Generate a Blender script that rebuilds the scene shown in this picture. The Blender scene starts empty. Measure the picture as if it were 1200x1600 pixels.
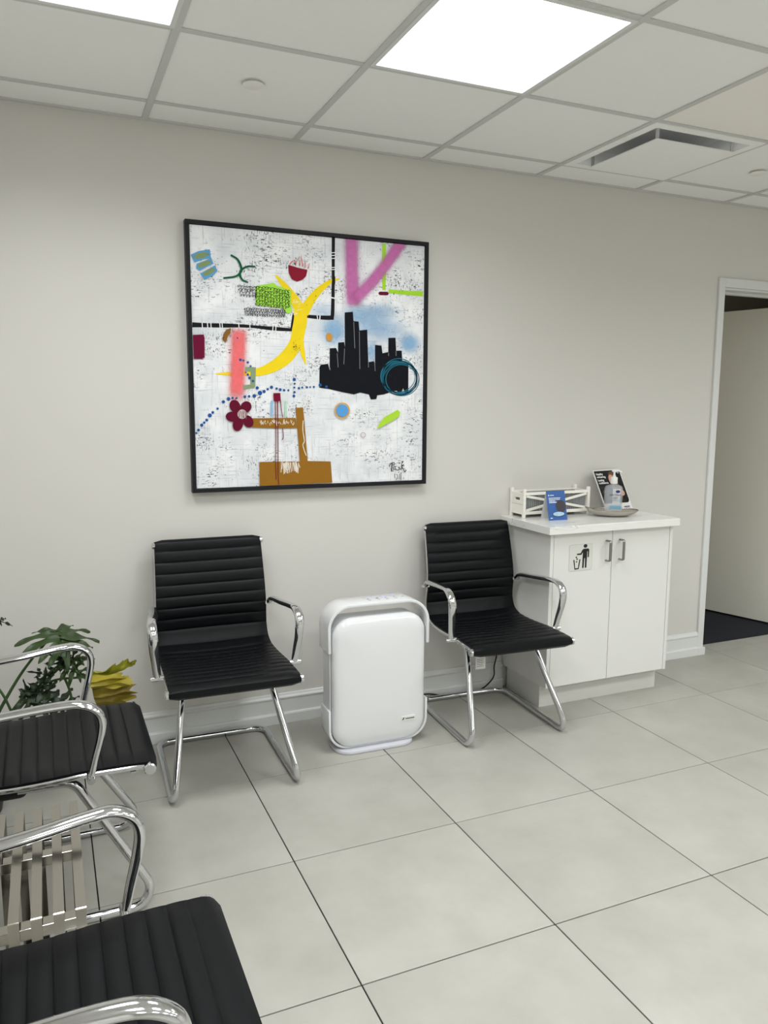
import bpy, bmesh, math, random
import numpy as np
from mathutils import Vector, Matrix

S = bpy.context.scene
COL = S.collection
PI = math.pi

# ------------------------------------------------------------------ camera
cam_data = bpy.data.cameras.new('camera')
cam = bpy.data.objects.new('camera', cam_data)
COL.objects.link(cam)
S.camera = cam
YAW, PITCH, ROLL = 0.4112, 0.1383, 0.0047
CAM = Vector((0.1797, -3.3285, 1.4603))
fwd = Vector((math.sin(YAW) * math.cos(PITCH), math.cos(YAW) * math.cos(PITCH), -math.sin(PITCH)))
rt = Vector((math.cos(YAW), -math.sin(YAW), 0))
up = rt.cross(fwd)
r2 = math.cos(ROLL) * rt + math.sin(ROLL) * up
u2 = -math.sin(ROLL) * rt + math.cos(ROLL) * up
m = Matrix((r2, u2, -fwd)).transposed().to_4x4()
m.translation = CAM
cam.matrix_world = m
cam_data.sensor_fit = 'VERTICAL'
cam_data.sensor_height = 36.0
cam_data.lens = 1211.05 / 1600 * 36.0
cam_data.clip_start = 0.02

# ------------------------------------------------------------------ light and exposure
W = bpy.data.worlds.new('world'); S.world = W
W.use_nodes = True
W.node_tree.nodes['Background'].inputs[0].default_value = (0.8, 0.82, 0.8, 1)
W.node_tree.nodes['Background'].inputs[1].default_value = 0.02
PANEL_STRENGTH = 3.0
PANEL_WATTS = 10.0
PANEL_SPREAD = math.radians(152)
S.view_settings.view_transform = 'Standard'
S.view_settings.look = 'None'
S.view_settings.gamma = 1.0
S.view_settings.use_curve_mapping = False
S.view_settings.exposure = 0.11

# ------------------------------------------------------------------ room measures
H = 2.5586
XL, XR, YB = -0.45, 5.94, -6.3
GX, GY, G = 0.5983, -0.2019, 0.6096
TX, TY, TA, TB = 0.8456, -0.5042, 0.5912, 0.5852
DX0, DX1, DZ, WT = 3.691, 4.640, 2.114, 0.12

# ------------------------------------------------------------------ materials
def lin(c):
    return tuple((x / 12.92 if x <= 0.04045 else ((x + 0.055) / 1.055) ** 2.4) for x in (v / 255.0 for v in c))

def mat(name, rgb, rough=0.5, metal=0.0, noise=0.0, nscale=8.0, bump=0.0, bscale=80.0, rvar=0.0, coat=0.0, trans=0.0, ior=1.45, spec=0.5, stretch=None):
    M = bpy.data.materials.new(name); M.use_nodes = True
    nt = M.node_tree; N = nt.nodes; L = nt.links
    b = N['Principled BSDF']
    c = lin(rgb)
    b.inputs['Base Color'].default_value = (*c, 1)
    b.inputs['Roughness'].default_value = rough
    b.inputs['Metallic'].default_value = metal
    b.inputs['Coat Weight'].default_value = coat
    b.inputs['Transmission Weight'].default_value = trans
    b.inputs['IOR'].default_value = ior
    b.inputs['Specular IOR Level'].default_value = spec
    tc = N.new('ShaderNodeTexCoord')
    src = tc.outputs['Object']
    if stretch:
        mp = N.new('ShaderNodeMapping'); mp.inputs['Scale'].default_value = stretch
        L.new(src, mp.inputs[0]); src = mp.outputs[0]
    if noise > 0:
        n = N.new('ShaderNodeTexNoise'); n.inputs['Scale'].default_value = nscale; n.inputs['Detail'].default_value = 5
        L.new(src, n.inputs['Vector'])
        mx = N.new('ShaderNodeMix'); mx.data_type = 'RGBA'
        mx.inputs['A'].default_value = (*[x * (1 - noise) for x in c], 1)
        mx.inputs['B'].default_value = (*[min(1, x * (1 + noise)) for x in c], 1)
        L.new(n.outputs['Fac'], mx.inputs['Factor']); L.new(mx.outputs['Result'], b.inputs['Base Color'])
        if rvar > 0:
            mr = N.new('ShaderNodeMapRange'); mr.inputs['To Min'].default_value = rough - rvar; mr.inputs['To Max'].default_value = rough + rvar
            L.new(n.outputs['Fac'], mr.inputs['Value']); L.new(mr.outputs[0], b.inputs['Roughness'])
    if bump > 0:
        n2 = N.new('ShaderNodeTexNoise'); n2.inputs['Scale'].default_value = bscale; n2.inputs['Detail'].default_value = 4
        L.new(src, n2.inputs['Vector'])
        bp = N.new('ShaderNodeBump'); bp.inputs['Strength'].default_value = bump; bp.inputs['Distance'].default_value = 0.002
        L.new(n2.outputs['Fac'], bp.inputs['Height']); L.new(bp.outputs[0], b.inputs['Normal'])
    return M

M = {}
M['wall'] = mat('wall_paint', (214, 212, 206), 0.62, noise=0.012, nscale=3, bump=0.05, bscale=260)
M['wall_other'] = mat('wall_paint_plain', (220, 219, 213), 0.7)
M['trim'] = mat('trim_gloss_white', (222, 224, 222), 0.35, noise=0.01, nscale=5)
M['grout'] = mat('grout_dark', (38, 37, 37), 0.95)
M['ctile'] = mat('ceiling_tile_white', (248, 248, 246), 0.9, noise=0.012, nscale=30, bump=0.25, bscale=420)
M['ctile2'] = mat('ceiling_tile_warm', (247, 243, 238), 0.9, noise=0.012, nscale=30, bump=0.25, bscale=420)
M['tbar'] = mat('ceiling_grid_painted_metal', (206, 206, 204), 0.5)
M['plenum'] = mat('plenum_grey', (120, 120, 118), 0.9)
M['chrome'] = mat('chrome', (215, 216, 218), 0.09, 1.0)
M['steel'] = mat('polished_steel', (176, 172, 164), 0.09, 1.0, noise=0.03, nscale=12)
M['brushed'] = mat('brushed_nickel', (150, 146, 140), 0.32, 1.0)
M['leather'] = mat('black_leather', (9, 11, 14), 0.40, noise=0.12, nscale=40, bump=0.12, bscale=700, spec=0.22)
M['blackplastic'] = mat('black_plastic', (10, 10, 11), 0.55)
M['purifier'] = mat('glossy_white_plastic', (226, 228, 229), 0.13, coat=0.5)
M['purifier_body'] = mat('satin_white_plastic', (222, 224, 226), 0.42)
M['purifier_base'] = mat('pale_grey_plastic', (205, 206, 214), 0.4)
M['darkgap'] = mat('dark_seam', (40, 41, 42), 0.8)
M['cab'] = mat('cabinet_white_laminate', (226, 226, 222), 0.42, noise=0.01, nscale=4)
M['kick'] = mat('toe_kick_laminate', (214, 213, 208), 0.5, noise=0.05, nscale=6, stretch=(1, 1, 5))
M['carpet'] = mat('navy_carpet', (30, 33, 40), 0.98, noise=0.5, nscale=220, bump=0.6, bscale=300, stretch=(1, 3, 1))
M['doorpaint'] = mat('door_cream_paint', (236, 234, 222), 0.5, noise=0.02, nscale=2)
M['hall'] = mat('hallway_paint', (222, 219, 206), 0.9)
M['whitewood'] = mat('whitewashed_wood', (244, 241, 232), 0.7, noise=0.08, nscale=14, bump=0.3, bscale=90, stretch=(1, 1, 6))
M['zinc'] = mat('galvanised_metal', (150, 154, 154), 0.45, 0.7, noise=0.15, nscale=25)
M['card'] = mat('white_card', (228, 228, 224), 0.6)
M['bluecard'] = mat('blue_print', (44, 92, 160), 0.35, noise=0.25, nscale=14)
M['white'] = mat('white_print', (238, 240, 242), 0.5)
M['dimwhite'] = mat('grey_print', (150, 165, 190), 0.5)
M['black'] = mat('black_print', (16, 16, 18), 0.5)
M['blackphoto'] = mat('dark_photo_print', (22, 20, 22), 0.25, noise=0.3, nscale=20)
M['brownhair'] = mat('brown_print', (104, 74, 48), 0.35, noise=0.35, nscale=60)
M['skin'] = mat('skin_tone_print', (205, 158, 140), 0.35, noise=0.1, nscale=40)
M['greyknit'] = mat('charcoal_print', (58, 55, 54), 0.4, noise=0.3, nscale=90)
M['navy'] = mat('navy_print', (38, 48, 110), 0.4)
M['cyan'] = mat('cyan_print', (120, 178, 205), 0.4)
M['paleice'] = mat('pale_ice_print', (170, 205, 236), 0.35, noise=0.3, nscale=80)
M['charcoal'] = mat('charcoal_case_print', (56, 52, 58), 0.4, noise=0.1, nscale=60)
M['dish'] = mat('hammered_silver', (196, 191, 183), 0.2, 1.0, bump=0.35, bscale=60)
M['pumpwhite'] = mat('pump_white_plastic', (240, 240, 238), 0.35)
M['frame'] = mat('black_painted_frame', (24, 25, 29), 0.5, spec=0.3)
M['frameside'] = mat('frame_edge_grey', (96, 96, 98), 0.4)
M['leaf'] = mat('green_leaf', (46, 66, 28), 0.42, noise=0.35, nscale=22)
M['leafback'] = mat('dark_green_leaf', (32, 48, 24), 0.45, noise=0.35, nscale=22)
M['leafyellow'] = mat('yellow_leaf', (156, 142, 30), 0.5, noise=0.3, nscale=16)
M['stem'] = mat('green_stem', (52, 78, 36), 0.5, noise=0.2, nscale=12)
M['pot'] = mat('dark_glazed_pot', (34, 33, 33), 0.4)
M['soil'] = mat('potting_soil', (40, 30, 22), 1.0, noise=0.4, nscale=60, bump=0.8, bscale=90)
M['signplate'] = mat('clear_sticker', (218, 218, 212), 0.3)
M['outlet'] = mat('outlet_plastic', (206, 206, 200), 0.4)
M['sprinkler'] = mat('sprinkler_cover', (244, 242, 236), 0.6)
M['rubber'] = mat('black_rubber', (14, 14, 15), 0.7)
M['dark_interior'] = mat('duct_interior', (236, 238, 240), 0.6)

def tile_mat():
    Mt = bpy.data.materials.new('porcelain_tile'); Mt.use_nodes = True
    nt = Mt.node_tree; N = nt.nodes; L = nt.links; b = N['Principled BSDF']
    oi = N.new('ShaderNodeObjectInfo'); tc = N.new('ShaderNodeTexCoord')
    geo = N.new('ShaderNodeNewGeometry')
    add = N.new('ShaderNodeVectorMath'); add.operation = 'ADD'
    cmb = N.new('ShaderNodeMath'); cmb.operation = 'MULTIPLY'; cmb.inputs[1].default_value = 37.0
    L.new(oi.outputs['Random'], cmb.inputs[0])
    L.new(tc.outputs['Object'], add.inputs[0]); L.new(cmb.outputs[0], add.inputs[1])
    n = N.new('ShaderNodeTexNoise'); n.inputs['Scale'].default_value = 3.2; n.inputs['Detail'].default_value = 7; n.inputs['Roughness'].default_value = 0.62
    L.new(add.outputs[0], n.inputs['Vector'])
    cr = N.new('ShaderNodeValToRGB')
    cr.color_ramp.elements[0].position = 0.3; cr.color_ramp.elements[0].color = (*lin((163, 162, 153)), 1)
    cr.color_ramp.elements[1].position = 0.7; cr.color_ramp.elements[1].color = (*lin((180, 179, 171)), 1)
    L.new(n.outputs['Fac'], cr.inputs[0]); L.new(cr.outputs[0], b.inputs['Base Color'])
    mr = N.new('ShaderNodeMapRange'); mr.inputs['To Min'].default_value = 0.42; mr.inputs['To Max'].default_value = 0.62
    L.new(n.outputs['Fac'], mr.inputs['Value']); L.new(mr.outputs[0], b.inputs['Roughness'])
    b.inputs['Specular IOR Level'].default_value = 0.4
    return Mt
M['tile'] = tile_mat()

def quartz_mat():
    Mt = mat('white_quartz', (236, 236, 232), 0.22, coat=0.2)
    nt = Mt.node_tree; N = nt.nodes; L = nt.links; b = N['Principled BSDF']
    tc = N.new('ShaderNodeTexCoord'); mp = N.new('ShaderNodeMapping'); mp.inputs['Scale'].default_value = (2.0, 5.0, 6.0)
    L.new(tc.outputs['Object'], mp.inputs[0])
    n = N.new('ShaderNodeTexNoise'); n.inputs['Scale'].default_value = 2.2; n.inputs['Detail'].default_value = 9; n.inputs['Distortion'].default_value = 1.2
    L.new(mp.outputs[0], n.inputs['Vector'])
    cr = N.new('ShaderNodeValToRGB')
    e = cr.color_ramp.elements
    e[0].position = 0.0; e[0].color = (*lin((236, 236, 232)), 1)
    e[1].position = 1.0; e[1].color = (*lin((236, 236, 232)), 1)
    for p, c in ((0.625, (234, 234, 230)), (0.633, (150, 150, 146)), (0.641, (234, 234, 230))):
        x = e.new(p); x.color = (*lin(c), 1)
    L.new(n.outputs['Fac'], cr.inputs[0]); L.new(cr.outputs[0], b.inputs['Base Color'])
    return Mt
M['quartz'] = quartz_mat()

def emit_mat(name, rgb, s):
    Mt = bpy.data.materials.new(name); Mt.use_nodes = True
    nt = Mt.node_tree; nt.nodes.clear()
    o = nt.nodes.new('ShaderNodeOutputMaterial'); e = nt.nodes.new('ShaderNodeEmission')
    e.inputs[0].default_value = (*rgb, 1); e.inputs[1].default_value = s
    nt.links.new(e.outputs[0], o.inputs[0])
    return Mt
M['panel'] = emit_mat('led_panel_light', (0.972, 0.985, 1.0), PANEL_STRENGTH)

# ------------------------------------------------------------------ mesh helpers
def catmull(pts, n=8):
    P = [Vector(p) for p in pts]
    P = [P[0] * 2 - P[1]] + P + [P[-1] * 2 - P[-2]]
    out = []
    for i in range(1, len(P) - 2):
        a, b, c, d = P[i - 1:i + 3]
        for k in range(n):
            t = k / n
            out.append(0.5 * ((2 * b) + (c - a) * t + (2 * a - 5 * b + 4 * c - d) * t * t + (3 * b - a - 3 * c + d) * t ** 3))
    out.append(P[-2])
    return out

def fillet(pts, rad, n=8):
    P = [Vector(p) for p in pts]
    out = [P[0]]
    for i in range(1, len(P) - 1):
        r = rad[i - 1] if isinstance(rad, (list, tuple)) else rad
        a = (P[i - 1] - P[i]); b = (P[i + 1] - P[i])
        la, lb = a.length, b.length
        a.normalize(); b.normalize()
        ang = a.angle(b)
        d = min(r / math.tan(ang / 2), la * 0.49, lb * 0.49)
        rr = d * math.tan(ang / 2)
        c = P[i] + (a + b).normalized() * (rr / math.sin(ang / 2))
        s = P[i] + a * d - c; e = P[i] + b * d - c
        th = s.angle(e)
        for k in range(n + 1):
            t = k / n
            out.append(c + (s * math.sin((1 - t) * th) + e * math.sin(t * th)) / max(1e-6, math.sin(th)))
    out.append(P[-1])
    return out

def rrect(w, h, r, n=6, cx=0, cy=0):
    pts = []
    for (sx, sy, a0) in ((1, 1, 0), (-1, 1, 90), (-1, -1, 180), (1, -1, 270)):
        for k in range(n + 1):
            a = math.radians(a0 + 90 * k / n)
            pts.append((cx + sx * (w / 2 - r) + r * math.cos(a), cy + sy * (h / 2 - r) + r * math.sin(a)))
    return pts

class MB:
    def __init__(s): s.v = []; s.f = []
    def add(s, vs, fs):
        o = len(s.v); s.v += [tuple(p) for p in vs]; s.f += [tuple(i + o for i in f) for f in fs]; return s
    def box(s, x0, x1, y0, y1, z0, z1):
        v = [(x, y, z) for z in (z0, z1) for y in (y0, y1) for x in (x0, x1)]
        return s.add(v, [(0, 2, 3, 1), (4, 5, 7, 6), (0, 1, 5, 4), (2, 6, 7, 3), (0, 4, 6, 2), (1, 3, 7, 5)])
    def bar(s, a, b, w, t, upv=(0, 0, 1)):
        a = Vector(a); b = Vector(b); d = (b - a).normalized()
        u = Vector(upv); x = d.cross(u).normalized(); u = x.cross(d)
        v = [p + x * sx * w / 2 + u * sz * t / 2 for p in (a, b) for (sx, sz) in ((-1, -1), (1, -1), (1, 1), (-1, 1))]
        return s.add(v, [(3, 2, 1, 0), (4, 5, 6, 7), (0, 1, 5, 4), (1, 2, 6, 5), (2, 3, 7, 6), (3, 0, 4, 7)])
    def tube(s, path, rx, ry=None, seg=12, ref=None, closed=False, scale=None):
        P = [Vector(p) for p in path]; n = len(P); ry = ry or rx
        T = []
        for i in range(n):
            if closed: t = P[(i + 1) % n] - P[i - 1]
            else: t = P[min(i + 1, n - 1)] - P[max(i - 1, 0)]
            T.append(t.normalized())
        if ref is None:
            ref = Vector((0, 0, 1)) if abs(T[0].z) < 0.9 else Vector((1, 0, 0))
            X = (ref - T[0] * ref.dot(T[0])).normalized(); fixed = None
        else:
            fixed = Vector(ref); X = (fixed - T[0] * fixed.dot(T[0])).normalized()
        vs = []
        for i in range(n):
            if fixed is not None: X = (fixed - T[i] * fixed.dot(T[i])).normalized()
            elif i: X = (X - T[i] * X.dot(T[i])).normalized()
            Y = T[i].cross(X)
            k = scale[i] if scale else 1
            for j in range(seg):
                a = 2 * PI * j / seg
                vs.append(P[i] + X * (rx * k * math.cos(a)) + Y * (ry * k * math.sin(a)))
        fs = []
        for i in range(n if closed else n - 1):
            i2 = (i + 1) % n
            for j in range(seg):
                j2 = (j + 1) % seg
                fs.append((i * seg + j, i * seg + j2, i2 * seg + j2, i2 * seg + j))
        if not closed:
            fs.append(tuple(range(seg - 1, -1, -1))); fs.append(tuple((n - 1) * seg + j for j in range(seg)))
        return s.add(vs, fs)
    def cyl(s, a, b, r, seg=16): return s.tube([a, b], r, seg=seg)
    def lathe(s, prof, c=(0, 0, 0), seg=24, sx=1, sy=1):
        vs = []; n = len(prof)
        for (r, z) in prof:
            for j in range(seg):
                a = 2 * PI * j / seg
                vs.append((c[0] + r * sx * math.cos(a), c[1] + r * sy * math.sin(a), c[2] + z))
        fs = []
        for i in range(n - 1):
            for j in range(seg):
                j2 = (j + 1) % seg
                fs.append((i * seg + j, i * seg + j2, (i + 1) * seg + j2, (i + 1) * seg + j))
        fs.append(tuple(range(seg - 1, -1, -1))); fs.append(tuple((n - 1) * seg + j for j in range(seg)))
        return s.add(vs, fs)
    def prism(s, poly, axis, lo, hi):
        n = len(poly)
        def P(p, h):
            return {'x': (h, p[0], p[1]), 'y': (p[0], h, p[1]), 'z': (p[0], p[1], h)}[axis]
        vs = [P(p, lo) for p in poly] + [P(p, hi) for p in poly]
        fs = [tuple(range(n)), tuple(range(2 * n - 1, n - 1, -1))] + [(i, (i + 1) % n, (i + 1) % n + n, i + n) for i in range(n)]
        return s.add(vs, fs)
    def strip(s, outline, axis, lo, hi, thick):
        """open 2-D path given thickness, extruded along axis"""
        P = [Vector(p) for p in outline]; n = len(P); L = []; R = []
        for i in range(n):
            t = (P[min(i + 1, n - 1)] - P[max(i - 1, 0)]).normalized()
            nn = Vector((-t.y, t.x)) * thick / 2
            L.append(P[i] + nn); R.append(P[i] - nn)
        poly = [tuple(p) for p in L] + [tuple(p) for p in reversed(R)]
        def Q(p, h):
            return {'x': (h, p[0], p[1]), 'y': (p[0], h, p[1]), 'z': (p[0], p[1], h)}[axis]
        m = 2 * n
        vs = [Q(p, lo) for p in poly] + [Q(p, hi) for p in poly]
        fs = [(i, (i + 1) % m, (i + 1) % m + m, i + m) for i in range(m)]
        for i in range(n - 1):
            a, b, c, d = i, i + 1, m - 2 - i, m - 1 - i
            fs.append((d, c, b, a)); fs.append((a + m, b + m, c + m, d + m))
        return s.add(vs, fs)
    def mesh(s, name, bevel=0, bseg=2):
        me = bpy.data.meshes.new(name); me.from_pydata(s.v, [], s.f); me.validate()
        bm = bmesh.new(); bm.from_mesh(me)
        bmesh.ops.recalc_face_normals(bm, faces=bm.faces)
        if bevel > 0:
            ed = [e for e in bm.edges if len(e.link_faces) == 2 and e.calc_face_angle(0) > 0.6]
            bmesh.ops.bevel(bm, geom=ed, offset=bevel, segments=bseg, profile=0.5, affect='EDGES')
        bm.to_mesh(me); bm.free()
        return me
    def build(s, name, material, parent=None, smooth=False, bevel=0, bseg=2):
        me = s.mesh(name, bevel, bseg)
        return obj(name, me, material, parent, smooth)

def obj(name, me, material, parent=None, smooth=False):
    if isinstance(material, str): material = M[material]
    if not me.materials: me.materials.append(material)
    if smooth:
        me.polygons.foreach_set('use_smooth', [True] * len(me.polygons))
        if hasattr(me, 'set_sharp_from_angle'): me.set_sharp_from_angle(angle=math.radians(38))
    o = bpy.data.objects.new(name, me); COL.objects.link(o)
    if parent: o.parent = parent
    return o

def thing(name, label, cat, loc=(0, 0, 0), rz=0, group=None):
    o = bpy.data.objects.new(name, None); COL.objects.link(o)
    o.location = loc; o.rotation_euler = (0, 0, rz); o.empty_display_size = 0.1
    o['label'] = label; o['category'] = cat
    if group: o['group'] = group
    return o

def tag(o, label, cat, group=None):
    o['label'] = label; o['category'] = cat
    if group: o['group'] = group
    return o

def struct(o, label=None):
    o['kind'] = 'structure'
    if label: o['label'] = label
    return o

def text_mesh(txt, size, name='lettering', bold=0.0, shear=0.0, align='LEFT', space=1.0):
    c = bpy.data.curves.new(name, 'FONT'); c.body = txt; c.size = size; c.offset = bold; c.shear = shear
    c.align_x = align; c.space_line = space; c.resolution_u = 3
    o = bpy.data.objects.new(name, c); COL.objects.link(o)
    dg = bpy.context.evaluated_depsgraph_get(); dg.update()
    me = bpy.data.meshes.new_from_object(o.evaluated_get(dg))
    bpy.data.objects.remove(o); bpy.data.curves.remove(c)
    me.materials.clear()
    return me

def place_mesh(me, M4):
    me.transform(M4); return me

# ================================================================== SETTING
# ---- floor: grout bed with one object per tile
floor = struct(MB().box(XL, XR, YB, 0, -0.05, -0.004).build('floor', 'grout'), 'pale grey porcelain tiled floor')
thr = struct(MB().box(DX0, DX1, 0, WT + 0.05, -0.05, -0.004).build('floor_threshold', 'grout'), 'tiled strip under the doorway')
tile_cache = {}
def floor_tile(x0, x1, y0, y1, parent):
    g = 0.0020
    x0 += g; x1 -= g; y0 += g; y1 -= g
    w, d = round(x1 - x0, 4), round(y1 - y0, 4)
    if w < 0.012 or d < 0.012: return
    if (w, d) not in tile_cache:
        tile_cache[(w, d)] = MB().box(-w / 2, w / 2, -d / 2, d / 2, -0.004, 0).mesh('floor_tile', 0.0008, 1)
    o = obj('floor_tile', tile_cache[(w, d)], 'tile', parent)
    o.location = ((x0 + x1) / 2, (y0 + y1) / 2, 0)
for i in range(-4, 10):
    for j in range(-2, 12):
        x0, x1 = TX + i * TA, TX + (i + 1) * TA
        y1, y0 = TY - j * TB, TY - (j + 1) * TB
        a0, a1, b0, b1 = max(x0, XL), min(x1, XR), max(y0, YB), min(y1, 0)
        if a1 > a0 and b1 > b0: floor_tile(a0, a1, b0, b1, floor)
        a0, a1, b0, b1 = max(x0, DX0), min(x1, DX1), max(y0, 0), min(y1, WT + 0.05)
        if a1 > a0 and b1 > b0: floor_tile(a0, a1, b0, b1, thr)

# ---- walls
wb = MB().box(XL - 0.1, DX0, 0, WT, -0.05, H + 0.15).box(DX1, XR + 0.1, 0, WT, -0.05, H + 0.15).box(DX0, DX1, 0, WT, DZ, H + 0.15)
struct(wb.build('wall_back', 'wall'), 'greige painted wall behind the painting')
struct(MB().box(XL - 0.1, XL, YB - 0.1, 0, -0.05, H + 0.15).build('wall_left', 'wall_other'))
struct(MB().box(XR, XR + 0.1, YB - 0.1, 0, -0.05, H + 0.15).build('wall_right', 'wall_other'))
struct(MB().box(XL, XR, YB - 0.1, YB, -0.05, H + 0.15).build('wall_front', 'wall_other'))

# ---- baseboard with stepped foot and beaded cap
def baseboard(x0, x1, name):
    prof = [(0, 0), (-0.026, 0), (-0.026, 0.044), (-0.022, 0.05), (-0.014, 0.05), (-0.014, 0.112), (-0.018, 0.117), (-0.018, 0.123), (-0.011, 0.13), (-0.008, 0.138), (0, 0.140)]
    return struct(MB().prism(prof, 'x', x0, x1).build(name, 'trim', bevel=0.0012, bseg=1), 'white stepped baseboard along the wall')
baseboard(XL, 2.300, 'baseboard_back')
baseboard(3.060, 3.648, 'baseboard_back.001')
struct(MB().box(3.640, 3.697, -0.027, 0, 0, 0.046).build('trim_plinth', 'trim', bevel=0.002), 'white plinth block at foot of door casing')
# ---- door casing and jamb
cs = MB().box(3.648, DX0, -0.014, 0, 0.0, 2.163).box(DX1, DX1 + 0.043, -0.014, 0, 0, 2.163).box(DX0, DX1, -0.014, 0, DZ, 2.163)
struct(cs.build('trim_casing', 'trim', bevel=0.002), 'white door casing')
jm = MB().box(DX0, DX0 + 0.012, 0, WT, 0, DZ).box(DX1 - 0.012, DX1, 0, WT, 0, DZ).box(DX0, DX1, 0, WT, DZ - 0.012, DZ)
jm.box(DX0 + 0.012, DX1 - 0.012, 0.055, 0.085, DZ - 0.026, DZ - 0.012)
struct(jm.build('trim_jamb', 'trim', bevel=0.001), 'white door jamb')
# ---- hallway behind the doorway
struct(MB().box(2.6, 5.9, WT, 1.25, -0.05, 0.004).build('floor_hallway', 'carpet'), 'dark navy carpet beyond the doorway')
struct(MB().box(2.6, 5.9, 1.25, 1.35, 0, 2.6).box(2.5, 2.6, WT, 1.35, 0, 2.6).box(5.9, 6.0, WT, 1.35, 0, 2.6).build('wall_hallway', 'hall'), 'dim hallway wall')
struct(MB().box(2.5, 6.0, WT, 1.35, 2.6, 2.65).build('ceiling_hallway', 'hall'))
# ---- open door leaf
hx, hy = DX1 - 0.02, WT + 0.01
dl = thing('door_1', 'cream door leaf swung open into the dark hallway', 'door', (hx, hy, 0))
ddir = math.atan2(0.749 - 0.310, 4.487 - 4.612)
dl.rotation_euler = (0, 0, ddir)
del dl['category']; dl['kind'] = 'structure'
MB().box(0.0, 0.90, -0.04, 0.0, 0.016, 2.092).build('door_panel', 'doorpaint', dl, bevel=0.002)
hb = MB().cyl((0.84, 0.0, 1.0), (0.84, 0.05, 1.0), 0.011).cyl((0.845, 0.045, 1.0), (0.73, 0.045, 1.0), 0.009)
hb.lathe([(0.0, -0.0), (0.025, 0)], (0.84, 0.002, 1.0)) if False else None
hb.build('door_handle', 'brushed', dl, True)

# ---- ceiling: plenum slab, tiles, grid
ceil = struct(MB().box(XL, XR, YB, 0, H + 0.12, H + 0.15).build('ceiling', 'plenum'), 'suspended ceiling of white tiles')
LIGHTS = [(-1, 1), (1, 1), (-1, 4), (1, 4), (5, 2), (3, 4), (5, 4), (7, 4), (-1, 7), (1, 7), (3, 7), (5, 7), (7, 7)]  # panels outside the view are added to light the room
DIFF = (3, 0)
tcache = {}
BW = 0.024
for i in range(-2, 9):
    for j in range(-1, 11):
        x0, x1 = max(GX + i * G, XL), min(GX + (i + 1) * G, XR)
        y1, y0 = min(GY - j * G, 0), max(GY - (j + 1) * G, YB)
        if x1 - x0 < 0.03 or y1 - y0 < 0.03: continue
        if (i, j) in LIGHTS or (i, j) == DIFF: continue
        w, d = round(x1 - x0 - 0.003, 4), round(y1 - y0 - 0.003, 4)
        mm = 'ctile2' if (i, j) == (3, 1) else 'ctile'
        if (w, d, mm) not in tcache:
            tcache[(w, d, mm)] = MB().box(-w / 2, w / 2, -d / 2, d / 2, 0.0, 0.015).mesh('ceiling_tile')
        o = obj('ceiling_tile', tcache[(w, d, mm)], mm, ceil)
        o.location = ((x0 + x1) / 2, (y0 + y1) / 2, H + 0.004)
for i in range(-1, 9):
    x = GX + i * G
    if x < XR - 0.02: MB().box(x - BW / 2, x + BW / 2, YB, 0, H - 0.001, H + 0.0035).build('grid_bar', 'tbar', ceil)
for j in range(0, 11):
    y = GY - j * G
    if y > YB + 0.02: MB().box(XL, XR, y - BW / 2, y + BW / 2, H - 0.0002, H + 0.0035).build('grid_bar', 'tbar', ceil)
struct(MB().box(XL, XR, -0.02, 0, H - 0.002, H + 0.0034).build('trim_ceiling', 'tbar'), 'white wall angle under the ceiling edge')

# ---- LED panels
panel_me = MB().box(-0.282, 0.282, -0.282, 0.282, -0.001, 0.003).mesh('diffuser')
pf = MB()
for (a, b, c, d) in ((-0.297, 0.297, -0.297, -0.282), (-0.297, 0.297, 0.282, 0.297), (-0.297, -0.282, -0.282, 0.282), (0.282, 0.297, -0.282, 0.282)):
    pf.box(a, b, c, d, -0.003, 0.006)
frame_me = pf.mesh('light_frame')
LAB = {(1, 1): 'square white LED ceiling panel glowing above the painting', (-1, 1): 'square white LED ceiling panel cut off at top left corner'}
for (i, j) in LIGHTS:
    t = thing('ceiling_light', LAB.get((i, j), 'square LED ceiling panel added outside the view to light the room'), 'ceiling light',
              (GX + (i + 0.5) * G, GY - (j + 0.5) * G, H), 0, 'square ceiling light panels')
    obj('light_frame', frame_me, 'trim', t); obj('diffuser', panel_me, 'panel', t)
    ld = bpy.data.lights.new('panel_lamp', 'AREA'); ld.shape = 'SQUARE'; ld.size = 0.556; ld.energy = PANEL_WATTS; ld.spread = PANEL_SPREAD; ld.color = (0.972, 0.985, 1.0)
    lo = bpy.data.objects.new('panel_lamp', ld); COL.objects.link(lo); lo.parent = t; lo.location = (0, 0, -0.0022)

t = thing('ceiling_light', 'added unseen round ceiling light that brightens the hallway and door leaf', 'ceiling light', (3.35, 0.68, 2.6))  # unseen lamp, added to brighten the hallway and the open door leaf
MB().lathe([(0.15, -0.05), (0.16, -0.045), (0.16, 0.0)], seg=28).build('light_frame', 'trim', t, True)
ld = bpy.data.lights.new('added_hall_lamp', 'AREA'); ld.shape = 'DISK'; ld.size = 0.28; ld.energy = 1.6; ld.color = (1.0, 0.97, 0.88)
lo = bpy.data.objects.new('added_hall_lamp', ld); COL.objects.link(lo); lo.parent = t; lo.location = (0, 0, -0.052)
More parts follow.
